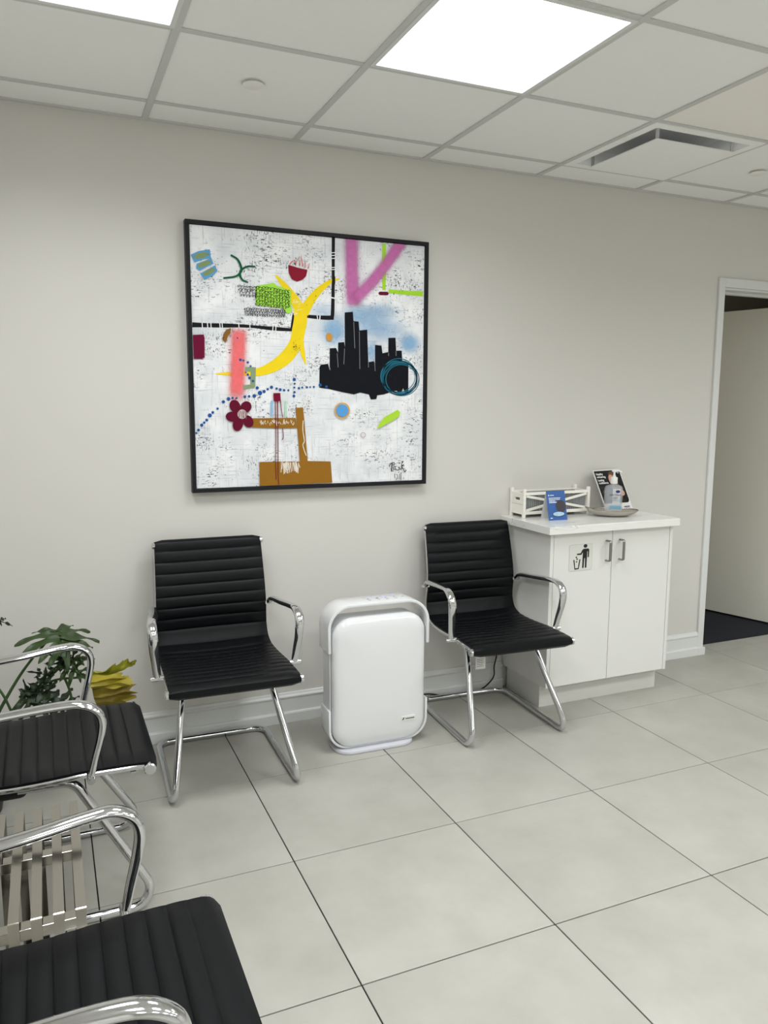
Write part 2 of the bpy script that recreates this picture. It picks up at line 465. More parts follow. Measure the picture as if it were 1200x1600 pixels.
# ---- air diffuser with hanging plaque
t = thing('air_diffuser', 'square white ceiling air diffuser with a hanging centre plaque', 'air vent', (GX + 3.5 * G, GY - 0.5 * G, H))
a, b = 0.298, 0.255
fr = MB()
for (x0, x1, y0, y1) in ((-a, a, -a, -b), (-a, a, b, a), (-a, -b, -b, b), (b, a, -b, b)): fr.box(x0, x1, y0, y1, -0.003, 0.003)
fr.build('diffuser_frame', 'ctile', t)
c2 = 0.20
cone = MB()
v = [(-b, -b, 0.0), (b, -b, 0.0), (b, b, 0.0), (-b, b, 0.0), (-c2, -c2, 0.045), (c2, -c2, 0.045), (c2, c2, 0.045), (-c2, c2, 0.045)]
cone.add(v, [(0, 1, 5, 4), (1, 2, 6, 5), (2, 3, 7, 6), (3, 0, 4, 7), (4, 5, 6, 7)])
cone.build('throat', 'dark_interior', t)
MB().prism(rrect(0.43, 0.43, 0.006, 2), 'z', -0.028, -0.024).build('plaque', 'ctile', t)
for (sx, sy) in ((1, 1), (1, -1), (-1, 1), (-1, -1)):
    MB().box(sx * 0.205 - 0.008, sx * 0.205 + 0.008, sy * 0.205 - 0.002, sy * 0.205 + 0.002, -0.025, 0.044).build('hanger', 'tbar', t)
# ---- concealed sprinkler covers
for (x, y, lab) in ((0.904, -0.516, 'round white concealed sprinkler cover left of the bright ceiling panel'), (3.346, -0.491, 'round white concealed sprinkler cover right of the air diffuser')):
    t = thing('sprinkler_cover', lab, 'sprinkler', (x, y, H + 0.004), 0, 'round ceiling sprinkler covers')
    MB().lathe([(0.030, -0.008), (0.030, 0.0)], seg=28).build('collar', 'tbar', t)
    MB().lathe([(0.036, -0.0115), (0.0385, -0.0105), (0.0385, -0.008), (0.03, -0.0078)], seg=36).build('cover_plate', 'sprinkler', t, True)

# ================================================================== CHAIRS
PROF = catmull([(0.030, 0.420), (0.006, 0.423), (-0.001, 0.436), (0.014, 0.448), (0.05, 0.452), (0.12, 0.453), (0.19, 0.453), (0.26, 0.449), (0.33, 0.446), (0.39, 0.446), (0.445, 0.451),
                (0.487, 0.470), (0.508, 0.503), (0.512, 0.545), (0.504, 0.60), (0.505, 0.655), (0.520, 0.735), (0.540, 0.81), (0.556, 0.868), (0.562, 0.884), (0.572, 0.888), (0.579, 0.878)], 14)
PROF = [Vector((p.x, p.y)) for p in PROF]
ARC = [0.0]
for q in range(1, len(PROF)): ARC.append(ARC[-1] + (PROF[q] - PROF[q - 1]).length)
TOT = ARC[-1]
def prof_at(s):
    lo = max(0, min(len(ARC) - 2, next((k for k in range(len(ARC) - 1) if ARC[k + 1] >= s), len(ARC) - 2)))
    t = (s - ARC[lo]) / max(1e-9, ARC[lo + 1] - ARC[lo])
    p = PROF[lo].lerp(PROF[lo + 1], min(1, max(0, t)))
    a = PROF[max(0, lo - 2)]; b = PROF[min(len(PROF) - 1, lo + 3)]
    d = (b - a).normalized()
    return p, Vector((-d.y, d.x))
CREASE = min(range(len(PROF)), key=lambda k: (PROF[k] - Vector((0.487, 0.470))).length)
SC = ARC[CREASE]
SEAMS_SEAT = [0.0, 0.10]
while SEAMS_SEAT[-1] < SC - 0.05: SEAMS_SEAT.append(SEAMS_SEAT[-1] + 0.0425)
SEAMS_SEAT[-1] = SC
SEAMS_BACK = [SC, SC + 0.062]
while SEAMS_BACK[-1] < TOT - 0.085: SEAMS_BACK.append(SEAMS_BACK[-1] + 0.0475)
SEAMS_BACK.append(TOT)
def half_w(s):
    if s < SC: return 0.243 - 0.010 * (s / SC)
    return 0.233 - 0.012 * ((s - SC) / (TOT - SC))
Y0 = -0.30
def sling(seams, name):
    mb = MB(); rings = []
    ss = []
    for a, b in zip(seams[:-1], seams[1:]):
        n = 9
        for k in range(n): ss.append((a + (b - a) * k / n, k / n, b - a))
    ss.append((seams[-1], 0.0, 0.05))
    nx = 12
    for (s, t, span) in ss:
        p, nr = prof_at(s)
        rib = 0.0055 * (max(0.0, math.sin(PI * t)) ** 0.45) if 0 < t < 1 else 0.0
        hw = half_w(s)
        ring = []
        xs = [math.sin(-PI / 2 + PI * k / nx) * 0.15 + (-1 + 2 * k / nx) * 0.85 for k in range(nx + 1)]
        for x in xs:
            edge = max(0.0, (abs(x) - 0.9) / 0.1)
            sag = -0.010 * (1 - x * x) * math.sin(PI * min(1, max(0, (s - 0.05) / (TOT - 0.1))))
            off = 0.005 + rib * (1 - edge * 0.8) + sag - 0.004 * edge
            q = p + nr * off
            ring.append((x * hw, Y0 + q.x, q.y))
        for x in reversed(xs):
            edge = max(0.0, (abs(x) - 0.9) / 0.1)
            sag = -0.010 * (1 - x * x) * math.sin(PI * min(1, max(0, (s - 0.05) / (TOT - 0.1))))
            q = p + nr * (-0.009 + sag + 0.004 * edge)
            ring.append((x * hw, Y0 + q.x, q.y))
        rings.append(ring)
    m = len(rings[0]); vs = [v for r in rings for v in r]; fs = []
    for i in range(len(rings) - 1):
        for j in range(m):
            j2 = (j + 1) % m
            fs.append((i * m + j, i * m + j2, (i + 1) * m + j2, (i + 1) * m + j))
    fs.append(tuple(range(m))); fs.append(tuple((len(rings) - 1) * m + j for j in range(m - 1, -1, -1)))
    mb.add(vs, fs)
    me = mb.mesh(name)
    return me

def make_chair(label, loc, rz):
    t = thing('armchair', label, 'chair', loc, rz, 'black ribbed waiting room armchairs')
    se = obj('seat', sling(SEAMS_SEAT, 'seat'), 'leather', t, True)
    ba = obj('backrest', sling(SEAMS_BACK, 'backrest'), 'leather', t, True)
    for sx in (-1, 1):
        path = []
        k0 = next(k for k in range(len(ARC)) if ARC[k] > 0.045)
        k1 = next(k for k in range(len(ARC)) if ARC[k] > TOT - 0.022)
        for k in range(k0, k1 + 1, 3):
            p, nr = prof_at(ARC[k]); q = p - nr * 0.0135
            path.append((sx * (half_w(ARC[k]) - 0.003), Y0 + q.x, q.y))
        rail = MB().tube(path, 0.0050, 0.0075, seg=10, ref=(1, 0, 0)).build('side_rail', 'chrome', t, True)
        # end caps at the front and the top of the rail
        for (s, z, r) in ((0.016, 0.433, 0.0172), (0.568, 0.875, 0.0135)):
            hw = half_w(0 if s < 0.2 else TOT)
            x0, x1 = sx * (hw - 0.002), sx * (hw + 0.011)
            e = MB().tube([(x0, Y0 + s, z), (x1 - sx * 0.003, Y0 + s, z), (x1, Y0 + s, z)], r, seg=20, ref=(0, 0, 1), scale=[1, 1, 0.8]).build('end_cap', 'chrome', rail, True)
        # armrest loop
        xa = 0.262
        pts = [(sx * 0.236, Y0 + 0.508, 0.612), (sx * 0.243, Y0 + 0.500, 0.614), (sx * 0.247, Y0 + 0.475, 0.632), (sx * 0.250, Y0 + 0.43, 0.641), (sx * 0.255, Y0 + 0.33, 0.651), (sx * 0.266, Y0 + 0.235, 0.660),
               (sx * 0.274, Y0 + 0.185, 0.658), (sx * 0.277, Y0 + 0.150, 0.637), (sx * 0.276, Y0 + 0.138, 0.605), (sx * 0.274, Y0 + 0.144, 0.56), (sx * 0.268, Y0 + 0.160, 0.50), (sx * 0.263, Y0 + 0.173, 0.444)]
        pp = catmull(pts, 6)
        n = len(pp); sc = [min(1.0, 0.62 + 0.38 * (k / (n * 0.22))) if k < n * 0.22 else (1.0 if k < n * 0.75 else 1.0 - 0.25 * (k - n * 0.75) / (n * 0.25)) for k in range(n)]
        arm = MB().tube(pp, 0.0185, 0.0115, seg=14, ref=(1, 0, 0), scale=sc).build('armrest', 'chrome', t, True)
        bolt = MB().cyl((sx * 0.240, Y0 + 0.173, 0.444), (sx * 0.286, Y0 + 0.173, 0.444), 0.0105, 18)
        bolt.cyl((sx * 0.284, Y0 + 0.173, 0.444), (sx * 0.288, Y0 + 0.173, 0.444), 0.0062, 14)
        bolt.build('arm_bolt', 'chrome', arm, True)
        br = MB().box(min(sx * 0.224, sx * 0.262), max(sx * 0.224, sx * 0.262), Y0 + 0.497, Y0 + 0.519, 0.603, 0.617)
        br.build('arm_bracket', 'chrome', arm, False, 0.002)
    R = 0.0135
    half = [(0.160, Y0 + 0.36, 0.397), (0.166, Y0 + 0.216, 0.397), (0.236, Y0 - 0.010, R), (0.232, Y0 + 0.585, R)]
    pts = half + [(-x, y, z) for (x, y, z) in reversed(half)]
    path = fillet(pts, [0.055, 0.05, 0.06, 0.06, 0.05, 0.055], 8)
    MB().tube(path, R, seg=14).build('cantilever_frame', 'chrome', t, True)
    MB().box(-0.145, 0.145, Y0 + 0.335, Y0 + 0.47, 0.356, 0.4365).build('mounting_plate', 'blackplastic', t, True, 0.022, 4)
    MB().box(-0.238, 0.238, Y0 + 0.16, Y0 + 0.185, 0.4275, 0.4335).build('cross_bar', 'chrome', t, False, 0.0015)
    MB().box(-0.238, 0.238, Y0 + 0.052, Y0 + 0.068, 0.423, 0.4285).build('cross_bar', 'chrome', t, False, 0.0015)
    for sx in (-1, 1):
        MB().cyl((sx * 0.09, Y0 + 0.06, 0.414), (sx * 0.09, Y0 + 0.06, 0.4235), 0.005, 10).build('screw', 'chrome', t, True)
        MB().box(min(sx * 0.150, sx * 0.185), max(sx * 0.150, sx * 0.185), Y0 + 0.17, Y0 + 0.36, 0.4085, 0.428).build('frame_clamp', 'blackplastic', t, False, 0.003)
    return t

def dup(root, label, loc, rz):
    r = root.copy(); COL.objects.link(r); r.location = loc; r.rotation_euler = (0, 0, rz); r['label'] = label
    for ch in list(root.children):
        c = ch.copy(); COL.objects.link(c); c.parent = r
        for g in ch.children:
            d = g.copy(); COL.objects.link(d); d.parent = c
    return r

chair0 = make_chair('black ribbed armchair with chrome arms directly below the abstract painting', (0.783, -0.334, 0), math.radians(-1.6))
chair1 = dup(chair0, 'black ribbed armchair standing between air purifier and white cabinet', (2.025, -0.340, 0), math.radians(-3.0))
chair2 = dup(chair0, 'black ribbed armchair seen side-on in front of the leafy plant', (0.120, -0.913, 0), math.radians(90))
chair3 = dup(chair0, 'nearest black ribbed armchair cropped at bottom left, in front of steel table', (0.152, -2.070, 0), math.radians(90))
# paper care tag under the seat of the chair beside the cabinet
tg = MB().box(-0.128, -0.078, -0.100, -0.099, 0.285, 0.428).build('care_tag', 'card', chair1)
tg['label'] = 'small white printed care tag'
lm = MB()
for k in range(5): lm.box(-0.121, -0.087 - 0.004 * (k % 2), -0.1006, -0.1002, 0.298 + 0.008 * k, 0.2995 + 0.008 * k)
lm.build('tag_print', 'greyknit', tg)

# ================================================================== STEEL SLAT TABLE
tb = thing('slat_table', 'polished steel slatted side table between the two left armchairs', 'table', (0, -1.525, 0))
loop = rrect(0.470, 0.427, 0.004, 2, 0, 0.2315)
inner = rrect(0.462, 0.419, 0.003, 2, 0, 0.2315)
n = len(loop)
vs = [(x, p[0], p[1]) for x in (0, 0.0205) for ring in (loop, inner) for p in ring]
fs = []
for i in range(n):
    j = (i + 1) % n
    fs += [(i, j, n + j, n + i), (2 * n + i, 3 * n + i, 3 * n + j, 2 * n + j), (i, 2 * n + i, 2 * n + j, j), (n + i, n + j, 3 * n + j, 3 * n + i)]
slat_me = MB().add(vs, fs).mesh('slat')
for k in range(11):
    o = obj('slat', slat_me, 'steel', tb); o.location = (0.1875 - 0.0415 * k, 0, 0)
for (y, z) in ((0.03, 0.420), (-0.212, 0.410)):
    MB().box(-0.2275, 0.208, y - 0.015, y + 0.015, z - 0.012, z + 0.012).build('cross_bar', 'steel', tb, False, 0.001)
for y in (0.19, -0.19):
    MB().box(-0.2275, 0.208, y - 0.015, y + 0.015, 0.0, 0.018).build('foot_bar', 'steel', tb, False, 0.001)

# ================================================================== AIR PURIFIER
ap = thing('air_purifier', 'white tower air purifier with carry handle standing between two armchairs', 'air purifier', (1.432, -0.312, 0), math.radians(-1.5))
yb, yf = 0.005, -0.085
MB().prism(rrect(0.424, 0.540, 0.08, 10, 0, 0.305), 'y', yf, yb).build('body', 'purifier_body', ap, True, 0.006)
MB().prism(rrect(0.404, 0.530, 0.078, 10, 0, 0.292), 'y', yf - 0.008, yf).build('panel_seam', 'darkgap', ap, True)
# pillowed front panel
fp = MB(); rings = []
for (inset, y) in ((0.0, yf - 0.008), (0.0, yf - 0.020), (0.003, yf - 0.029), (0.010, yf - 0.037), (0.024, yf - 0.043), (0.05, yf - 0.047), (0.1, yf - 0.050), (0.17, yf - 0.0515)):
    rings.append([(p[0], y, p[1]) for p in rrect(0.420 - 2 * inset, 0.562 - 2 * inset, max(0.012, 0.088 - inset), 10, 0, 0.302)])
nr_ = len(rings[0]); vs = [v for r in rings for v in r]; fs = []
for i in range(len(rings) - 1):
    for j in range(nr_):
        j2 = (j + 1) % nr_
        fs.append((i * nr_ + j, i * nr_ + j2, (i + 1) * nr_ + j2, (i + 1) * nr_ + j))
fs.append(tuple(range(nr_))); fs.append(tuple((len(rings) - 1) * nr_ + j for j in range(nr_)))
fpo = fp.add(vs, fs).build('front_panel', 'purifier', ap, True)
# logo on the panel
lg = MB().box(0.092, 0.156, yf - 0.0525, yf - 0.0455, 0.112, 0.132); lgo = lg.build('badge', 'card', fpo, False, 0.0005)
mk = MB().prism([(0.095, 0.115), (0.102, 0.117), (0.107, 0.127), (0.100, 0.126)], 'y', yf - 0.0530, yf - 0.0520)
for (x0, x1) in ((0.111, 0.116), (0.1175, 0.124), (0.1255, 0.131), (0.1325, 0.138), (0.1395, 0.145), (0.1465, 0.152)):
    mk.box(x0, x1, yf - 0.0530, yf - 0.0520, 0.1185, 0.1235)
mk.build('badge_mark', 'greyknit', lgo)
# carry handle band over the top
arch = fillet([(-0.222, 0.440, 0), (-0.224, 0.6335, 0), (0.224, 0.6335, 0), (0.222, 0.440, 0)], 0.105, 14)
hd = MB().strip([(p.x, p.y) for p in arch], 'y', yf - 0.032, yb + 0.005, 0.013).build('carry_handle', 'purifier', ap, True, 0.003)
mb_, mi_ = mat('button_print', (205, 207, 212), 0.3), mat('icon_print', (120, 122, 130), 0.4)
for k, x in enumerate((-0.030, 0.012, 0.050, 0.090)):
    r = 0.0065 if k == 1 else 0.004
    MB().lathe([(0.010, 0), (0.010, 0.0005)], (x, -0.050, 0.6402), 16).build('touch_button', mb_, hd)
    MB().lathe([(r, 0), (r, 0.0004)], (x, -0.050, 0.6408), 12).build('button_icon', mi_, hd)
    MB().box(x - 0.006, x + 0.006, -0.074, -0.071, 0.6401, 0.6406).build('button_caption', mi_, hd)
MB().box(0.122, 0.134, -0.058, -0.053, 0.6401, 0.6406).build('status_mark', mi_, hd)
ml_ = mat('indicator_print', (196, 200, 240), 0.3)
for k, x in enumerate((-0.032, 0.010, 0.052, 0.090)):
    MB().box(x - 0.013, x + 0.010, -0.030, -0.022, 0.6401, 0.6406).build('indicator_light', ml_, hd)
    if k > 1: MB().box(x - 0.010, x + 0.012, -0.018, -0.012, 0.6401, 0.6406).build('indicator_light', ml_, hd)
# lower cradle band and base
cr_ = fillet([(-0.221, 0.190, 0), (-0.220, 0.022, 0), (0.220, 0.022, 0), (0.221, 0.190, 0)], 0.095, 12)
MB().strip([(p.x, p.y) for p in cr_], 'y', yf - 0.026, yb - 0.004, 0.010).build('cradle', 'purifier', ap, True, 0.002)
for sx in (-1, 1):
    MB().box(min(sx * 0.212, sx * 0.217), max(sx * 0.212, sx * 0.217), yf - 0.012, yb - 0.012, 0.17, 0.45).build('side_strip', 'purifier_body', ap, False, 0.002)
MB().prism(rrect(0.36, 0.18, 0.07, 10, -0.015, -0.055), 'z', 0.0, 0.016).build('base', 'purifier_base', ap, True, 0.005)
inv = Matrix.Translation(ap.location) @ Matrix.Rotation(ap.rotation_euler.z, 4, 'Z')
inv.invert()
cpts = [(2.252, -0.022, 0.205), (2.251, -0.034, 0.180), (2.239, -0.034, 0.125), (2.238, -0.036, 0.080), (2.215, -0.035, 0.045), (2.165, -0.032, 0.014), (2.08, -0.0305, 0.006), (1.96, -0.0305, 0.010), (1.86, -0.034, 0.034), (1.79, -0.05, 0.034), (1.72, -0.09, 0.0045), (1.63, -0.20, 0.02), (1.60, -0.300, 0.05)]
MB().tube([inv @ p for p in catmull(cpts, 6)], 0.0035, seg=8).build('power_cord', 'rubber', ap, True)
MB().box(-0.012, 0.012, -0.012, 0.012, -0.016, 0.016).build('plug', 'rubber', ap, False, 0.003)
pl = ap.children[-1]; pl.location = inv @ Vector((2.252, -0.0185, 0.208))
# wall outlet the cord is plugged into
ol = thing('wall_outlet', 'white wall outlet plate above the baseboard beside the cabinet', 'outlet', (2.262, 0, 0.195))
MB().prism(rrect(0.074, 0.112, 0.005, 3), 'y', -0.006, 0).build('cover_plate', 'outlet', ol, False, 0.0015)
for z in (0.022, -0.024):
    so = MB().prism(rrect(0.034, 0.03, 0.006, 3, 0, z), 'y', -0.0068, -0.0058).build('socket', 'outlet', ol)
    MB().box(-0.008, -0.006, -0.0072, -0.0066, z - 0.004, z + 0.006).box(0.006, 0.008, -0.0072, -0.0066, z - 0.004, z + 0.006).build('slot', 'black', so)

# ================================================================== CABINET, WORKTOP
CX0, CX1, CF = 2.308, 3.046, -0.368
cb = thing('cabinet', 'white two-door base cabinet under the quartz worktop', 'cabinet', (0, 0, 0))
bd = MB().box(CX0, CX0 + 0.018, CF - 0.018, -0.002, 0.118, 0.867).box(CX1 - 0.018, CX1, CF - 0.018, -0.002, 0.118, 0.867)
bd.box(CX0 + 0.018, CX1 - 0.018, CF, -0.002, 0.118, 0.136).box(CX0 + 0.018, CX1 - 0.018, -0.014, -0.002, 0.136, 0.867).box(CX0 + 0.018, CX1 - 0.018, CF, -0.014, 0.849, 0.867)
bd.build('body', 'cab', cb)
MB().box(CX0 + 0.012, CX1 - 0.004, -0.320, -0.304, 0, 0.118).box(CX0 + 0.012, CX0 + 0.03, -0.304, -0.03, 0, 0.118).box(CX1 - 0.022, CX1 - 0.004, -0.304, -0.03, 0, 0.118).build('toe_kick', 'kick', cb)
xm = 2.668
for (x0, x1, hxp) in ((CX0 + 0.0205, xm - 0.0015, 2.634), (xm + 0.0015, CX1 - 0.0205, 2.714)):
    d = MB().box(x0, x1, CF - 0.018, CF, 0.120, 0.863).build('door', 'cab', cb, False, 0.001)
    F = CF - 0.018
    path = fillet([(hxp, F, 0.815), (hxp, F - 0.030, 0.815), (hxp, F - 0.030, 0.718), (hxp, F, 0.718)], 0.009, 5)
    MB().tube(path, 0.0080, 0.0042, seg=8, ref=(1, 0, 0)).build('handle', 'brushed', d, True)
wt = MB().box(2.276, 3.055, -0.422, -0.001, 0.868, 0.905).build('worktop', 'quartz', None, False, 0.0018)
tag(wt, 'thick white quartz worktop with faint grey veins on the cabinet', 'worktop')
ZT = 0.905
# waste sign stuck on the left door
F = CF - 0.0182
ws = thing('waste_sign', 'square pale sticker with black figure dropping litter in bin', 'sign', (2.4825, F, 0.744))
MB().prism(rrect(0.134, 0.128, 0.008, 4), 'y', -0.0012, 0).build('plate', 'signplate', ws)
border = rrect(0.134, 0.128, 0.008, 4); inn = rrect(0.131, 0.125, 0.007, 4)
n = len(border); bb = MB()
bb.add([(p[0], -0.00125, p[1]) for p in border] + [(p[0], -0.00125, p[1]) for p in inn], [(i, (i + 1) % n, n + (i + 1) % n, n + i) for i in range(n)])
bb.build('plate_edge', mat('sticker_edge', (190, 190, 184), 0.4), ws)
fig = MB()
def sg(x, y): return ((x - 405) / 305 * 0.134 , -(y - 267) / 365 * 0.128)
def sp(pts): fig.prism([sg(*p) for p in pts], 'y', -0.0019, -0.0012)
def sdisc(x, y, r): sp([(x + r * math.cos(a * PI / 10), y + r * math.sin(a * PI / 10)) for a in range(20)])
sdisc(462, 115, 25)
sp([(440, 152), (500, 152), (514, 168), (512, 272), (497, 274), (495, 190), (488, 190), (484, 415), (464, 418), (462, 282), (452, 282), (447, 418), (428, 416), (430, 196), (412, 232), (356, 232), (352, 214), (402, 210), (424, 165)])
sp([(308, 296), (322, 294), (336, 412), (372, 412), (388, 294), (402, 294), (382, 428), (328, 430)])
for (x, y) in ((346, 262), (358, 288)):
    sp([(x - 11, y - 4), (x + 11, y - 4), (x + 11, y + 4), (x - 11, y + 4)]); sp([(x - 4, y - 12), (x + 4, y - 12), (x + 4, y + 12), (x - 4, y + 12)])
sdisc(351, 324, 9)
fig.build('pictogram', 'black', ws)

# ---- whitewashed crate
ck = thing('wooden_crate', 'small whitewashed wooden crate with X braces and corrugated metal sides', 'crate', (2.5255, -0.0685, ZT))
hw, hd_, hh = 0.2015, 0.0625, 0.142
ps = 0.015
for (sx, sy) in ((-1, -1), (1, -1), (-1, 1), (1, 1)):
    MB().box(sx * hw - (ps if sx > 0 else 0), sx * hw + (ps if sx < 0 else 0), sy * hd_ - (ps if sy > 0 else 0), sy * hd_ + (ps if sy < 0 else 0), 0, hh).build('post', 'whitewood', ck, False, 0.0015)
for sy in (-1, 1):
    yo = sy * (hd_ - ps / 2)
    MB().box(-hw + ps, hw - ps, yo - 0.006, yo + 0.006, 0.112, 0.126).build('rail', 'whitewood', ck, False, 0.001)
    MB().box(-hw + ps, hw - ps, yo - 0.006, yo + 0.006, 0.016, 0.031).build('rail', 'whitewood', ck, False, 0.001)
    for s in (-1, 1):
        a = Vector((-hw + ps + 0.004, yo + sy * 0.0005 * s, 0.0715 - s * 0.036)); b = Vector((hw - ps - 0.004, yo + sy * 0.0005 * s, 0.0715 + s * 0.036))
        MB().bar(a, b, 0.008, 0.0125).build('brace', 'whitewood', ck, False, 0.001)
    # corrugated sheet behind the braces
    pr = []
    nW = 30
    for k in range(nW * 4 + 1):
        x = -hw + ps + (2 * hw - 2 * ps) * k / (nW * 4)
        pr.append((x, sy * (hd_ - ps - 0.004) + 0.0022 * math.sin(2 * PI * k / 4 + 0.4)))
    vs = [(x, y, z) for z in (0.026, 0.118) for (x, y) in pr]; q = len(pr)
    MB().add(vs, [(i, i + 1, q + i + 1, q + i) for i in range(q - 1)]).build('corrugated_panel', 'zinc', ck)
for sx in (-1, 1):
    xo = sx * (hw - ps / 2)
    def zy(y0, y1, z0, z1): return (xo - 0.005, xo + 0.005, y0, y1, z0, z1)
    y0, y1 = -hd_ + ps, hd_ - ps
    e = MB().box(*zy(y0, y1, 0.066, 0.0845)).box(*zy(y0, y1, 0.0985, 0.124)).box(*zy(y0, -0.024, 0.0845, 0.0985)).box(*zy(0.024, y1, 0.0845, 0.0985))
    e.build('end_board', 'whitewood', ck, False, 0.0008)
    MB().box(*zy(y0, y1, 0.016, 0.0645)).build('end_board', 'whitewood', ck, False, 0.0008)
MB().box(-hw + ps, hw - ps, -hd_ + ps, hd_ - ps, 0.018, 0.023).build('bottom_board', 'whitewood', ck)

# ---- blue tent card
tc_ = thing('tent_card', 'blue folded advertising tent card standing in front of the crate', 'tent card', (2.449, -0.214, ZT), math.radians(-3))
hgt, bw_, bd1, bd2 = 0.139, 0.052, -0.036, 0.040
f0 = MB()
f0.add([(-bw_, bd1, 0), (bw_, bd1, 0), (bw_, 0, hgt), (-bw_, 0, hgt), (-bw_, bd1 + 0.0008, 0), (bw_, bd1 + 0.0008, 0), (bw_, 0.0008, hgt), (-bw_, 0.0008, hgt)],
       [(0, 1, 2, 3), (7, 6, 5, 4), (0, 4, 5, 1), (1, 5, 6, 2), (2, 6, 7, 3), (3, 7, 4, 0)])
f0 = f0.build('front_face', 'bluecard', tc_)
f1 = MB()
f1.add([(-bw_, bd2, 0), (bw_, bd2, 0), (bw_, 0.0008, hgt), (-bw_, 0.0008, hgt), (-bw_, bd2 - 0.0008, 0), (bw_, bd2 - 0.0008, 0), (bw_, 0.0, hgt - 0.002), (-bw_, 0.0, hgt - 0.002)],
       [(0, 1, 2, 3), (7, 6, 5, 4), (0, 4, 5, 1), (1, 5, 6, 2), (2, 6, 7, 3), (3, 7, 4, 0)])
f1.build('back_face', 'card', tc_)
# print on the sloping face: (u across, v up the slope)
sl_len = math.hypot(hgt, bd1)
def tface(u, v, o=0.0004):
    t = v / sl_len
    nx_ = Vector((0, -hgt, -(-bd1) * 0 + bd1 * -1 * 0)).normalized()
    nrm = Vector((0, -hgt, -bd1)).normalized()
    return Vector((u, bd1 * (1 - t), hgt * t)) + nrm * o
def tpoly(mb, pts, o=0.0005): mb.add([tface(u, v, o) for (u, v) in pts], [tuple(range(len(pts)))])
def tdash(mb, u0, u1, v, h, seed):
    rr = random.Random(seed); u = u0
    while u < u1:
        w = rr.uniform(0.003, 0.009); tpoly(mb, [(u, v), (min(u + w, u1), v), (min(u + w, u1), v + h), (u, v + h)]); u += w + 0.0012
tw = MB()
tdash(tw, -0.033, -0.010, 0.121, 0.0035, 1)
tpoly(tw, [(-0.043, 0.126), (-0.037, 0.126), (-0.038, 0.119), (-0.041, 0.118)])
tdash(tw, -0.041, 0.024, 0.1075, 0.0035, 2); tdash(tw, -0.041, 0.021, 0.1005, 0.0035, 3); tdash(tw, -0.041, -0.006, 0.0935, 0.0035, 4); tdash(tw, -0.041, 0.010, 0.0855, 0.0045, 5)
tdash(tw, -0.042, -0.030, 0.0095, 0.004, 6)
tw.build('lettering', 'white', f0)
te = MB(); tpoly(te, [(0.022 + 0.0285 * math.cos(a * PI / 16), 0.068 + 0.031 * math.sin(a * PI / 16)) for a in range(32)], 0.0006); te.build('round_case_print', 'charcoal', f0)
te = MB(); tpoly(te, [(0.006 + 0.036 * math.cos(a * PI / 16), 0.029 + 0.013 * math.sin(a * PI / 16)) for a in range(32)], 0.0007); te.build('case_lid_print', 'charcoal', f0)
te = MB(); tpoly(te, [(0.006 + 0.032 * math.cos(a * PI / 16), 0.0305 + 0.0105 * math.sin(a * PI / 16)) for a in range(32)], 0.0009); te.build('aligner_print', 'paleice', f0)

# ---- leaning poster
pp_ = thing('poster_board', 'dark dental whitening poster with white border leaning on the wall', 'poster', (3.022, -0.124, ZT + 0.001))
PW, PH = 0.208, 0.242
lean = math.asin(0.110 / PH)
pm = Matrix.Rotation(math.radians(10), 4, 'Z') @ Matrix.Rotation(-lean, 4, 'X')
# poster plane: x from -PW..0 , z 0..PH, facing -y
def pobj(name, mb, mt, parent, off=0):
    mb.v = [tuple((pm @ Vector((x, y, z)))) for (x, y, z) in mb.v]
    return mb.build(name, mt, parent)
zoff = 0.0
pbd = pobj('board', MB().box(-PW, 0, 0, 0.003, 0, PH), 'card', pp_)
ph = [(-PW + 0.006, 0.055), (-PW + 0.006, PH - 0.006), (-0.006, PH - 0.006), (-0.006, 0.075)] + [(-0.006 - 0.02 + 0.02 * math.cos(-a * PI / 12), 0.070 + 0.02 * math.sin(-a * PI / 12)) for a in range(0, 7)]
pobj('photo_print', MB().prism(ph, 'y', -0.0006, 0), 'blackphoto', pbd)
pobj('figure_print', MB().prism([(-0.118, 0.075), (-0.062, 0.075), (-0.045, 0.16), (-0.050, 0.215), (-0.075, 0.232), (-0.098, 0.222), (-0.108, 0.18), (-0.100, 0.15)], 'y', -0.0010, -0.0006), 'brownhair', pbd)
pobj('face_print', MB().prism([(-0.088 + 0.022 * math.cos(a * PI / 10), 0.182 + 0.030 * math.sin(a * PI / 10)) for a in range(20)], 'y', -0.0013, -0.0010), 'skin', pbd)
pobj('sleeve_print', MB().prism([(-0.185, 0.056), (-0.13, 0.056), (-0.125, 0.12), (-0.15, 0.135), (-0.185, 0.125)], 'y', -0.0010, -0.0006), 'greyknit', pbd)
hp = MB().prism([(-0.066, 0.095), (-0.040, 0.088), (-0.026, 0.094), (-0.022, 0.108), (-0.030, 0.124), (-0.044, 0.134), (-0.058, 0.128), (-0.066, 0.112)], 'y', -0.0013, -0.0006)
pobj('hand_print', hp, 'skin', pbd)
def ptext(txt, size, x, z, mt, name, bold=0.0):
    me = text_mesh(txt, size, name, bold)
    me.transform(pm @ Matrix.Translation((x, -0.0016, z)) @ Matrix.Rotation(PI / 2, 4, 'X'))
    return obj(name, me, mt, pbd)
for k, tx in enumerate(('Healthy', 'whitening.', 'Lasting', 'confidence.')):
    ptext(tx, 0.0165, -PW + 0.014, 0.212 - 0.0155 * k - (0.003 if k > 1 else 0), 'white', 'lettering', 0.0004)
ptext('PHILIPS', 0.013, -0.062, 0.022, 'navy', 'lettering', 0.0004)
rp = MB().prism([(-0.022 + 0.009 * math.cos(a * PI / 9), 0.224 + 0.009 * math.sin(a * PI / 9)) for a in range(18)], 'y', -0.0010, -0.0006)
pobj('round_mark', rp, 'dimwhite', pbd)
gl = MB()
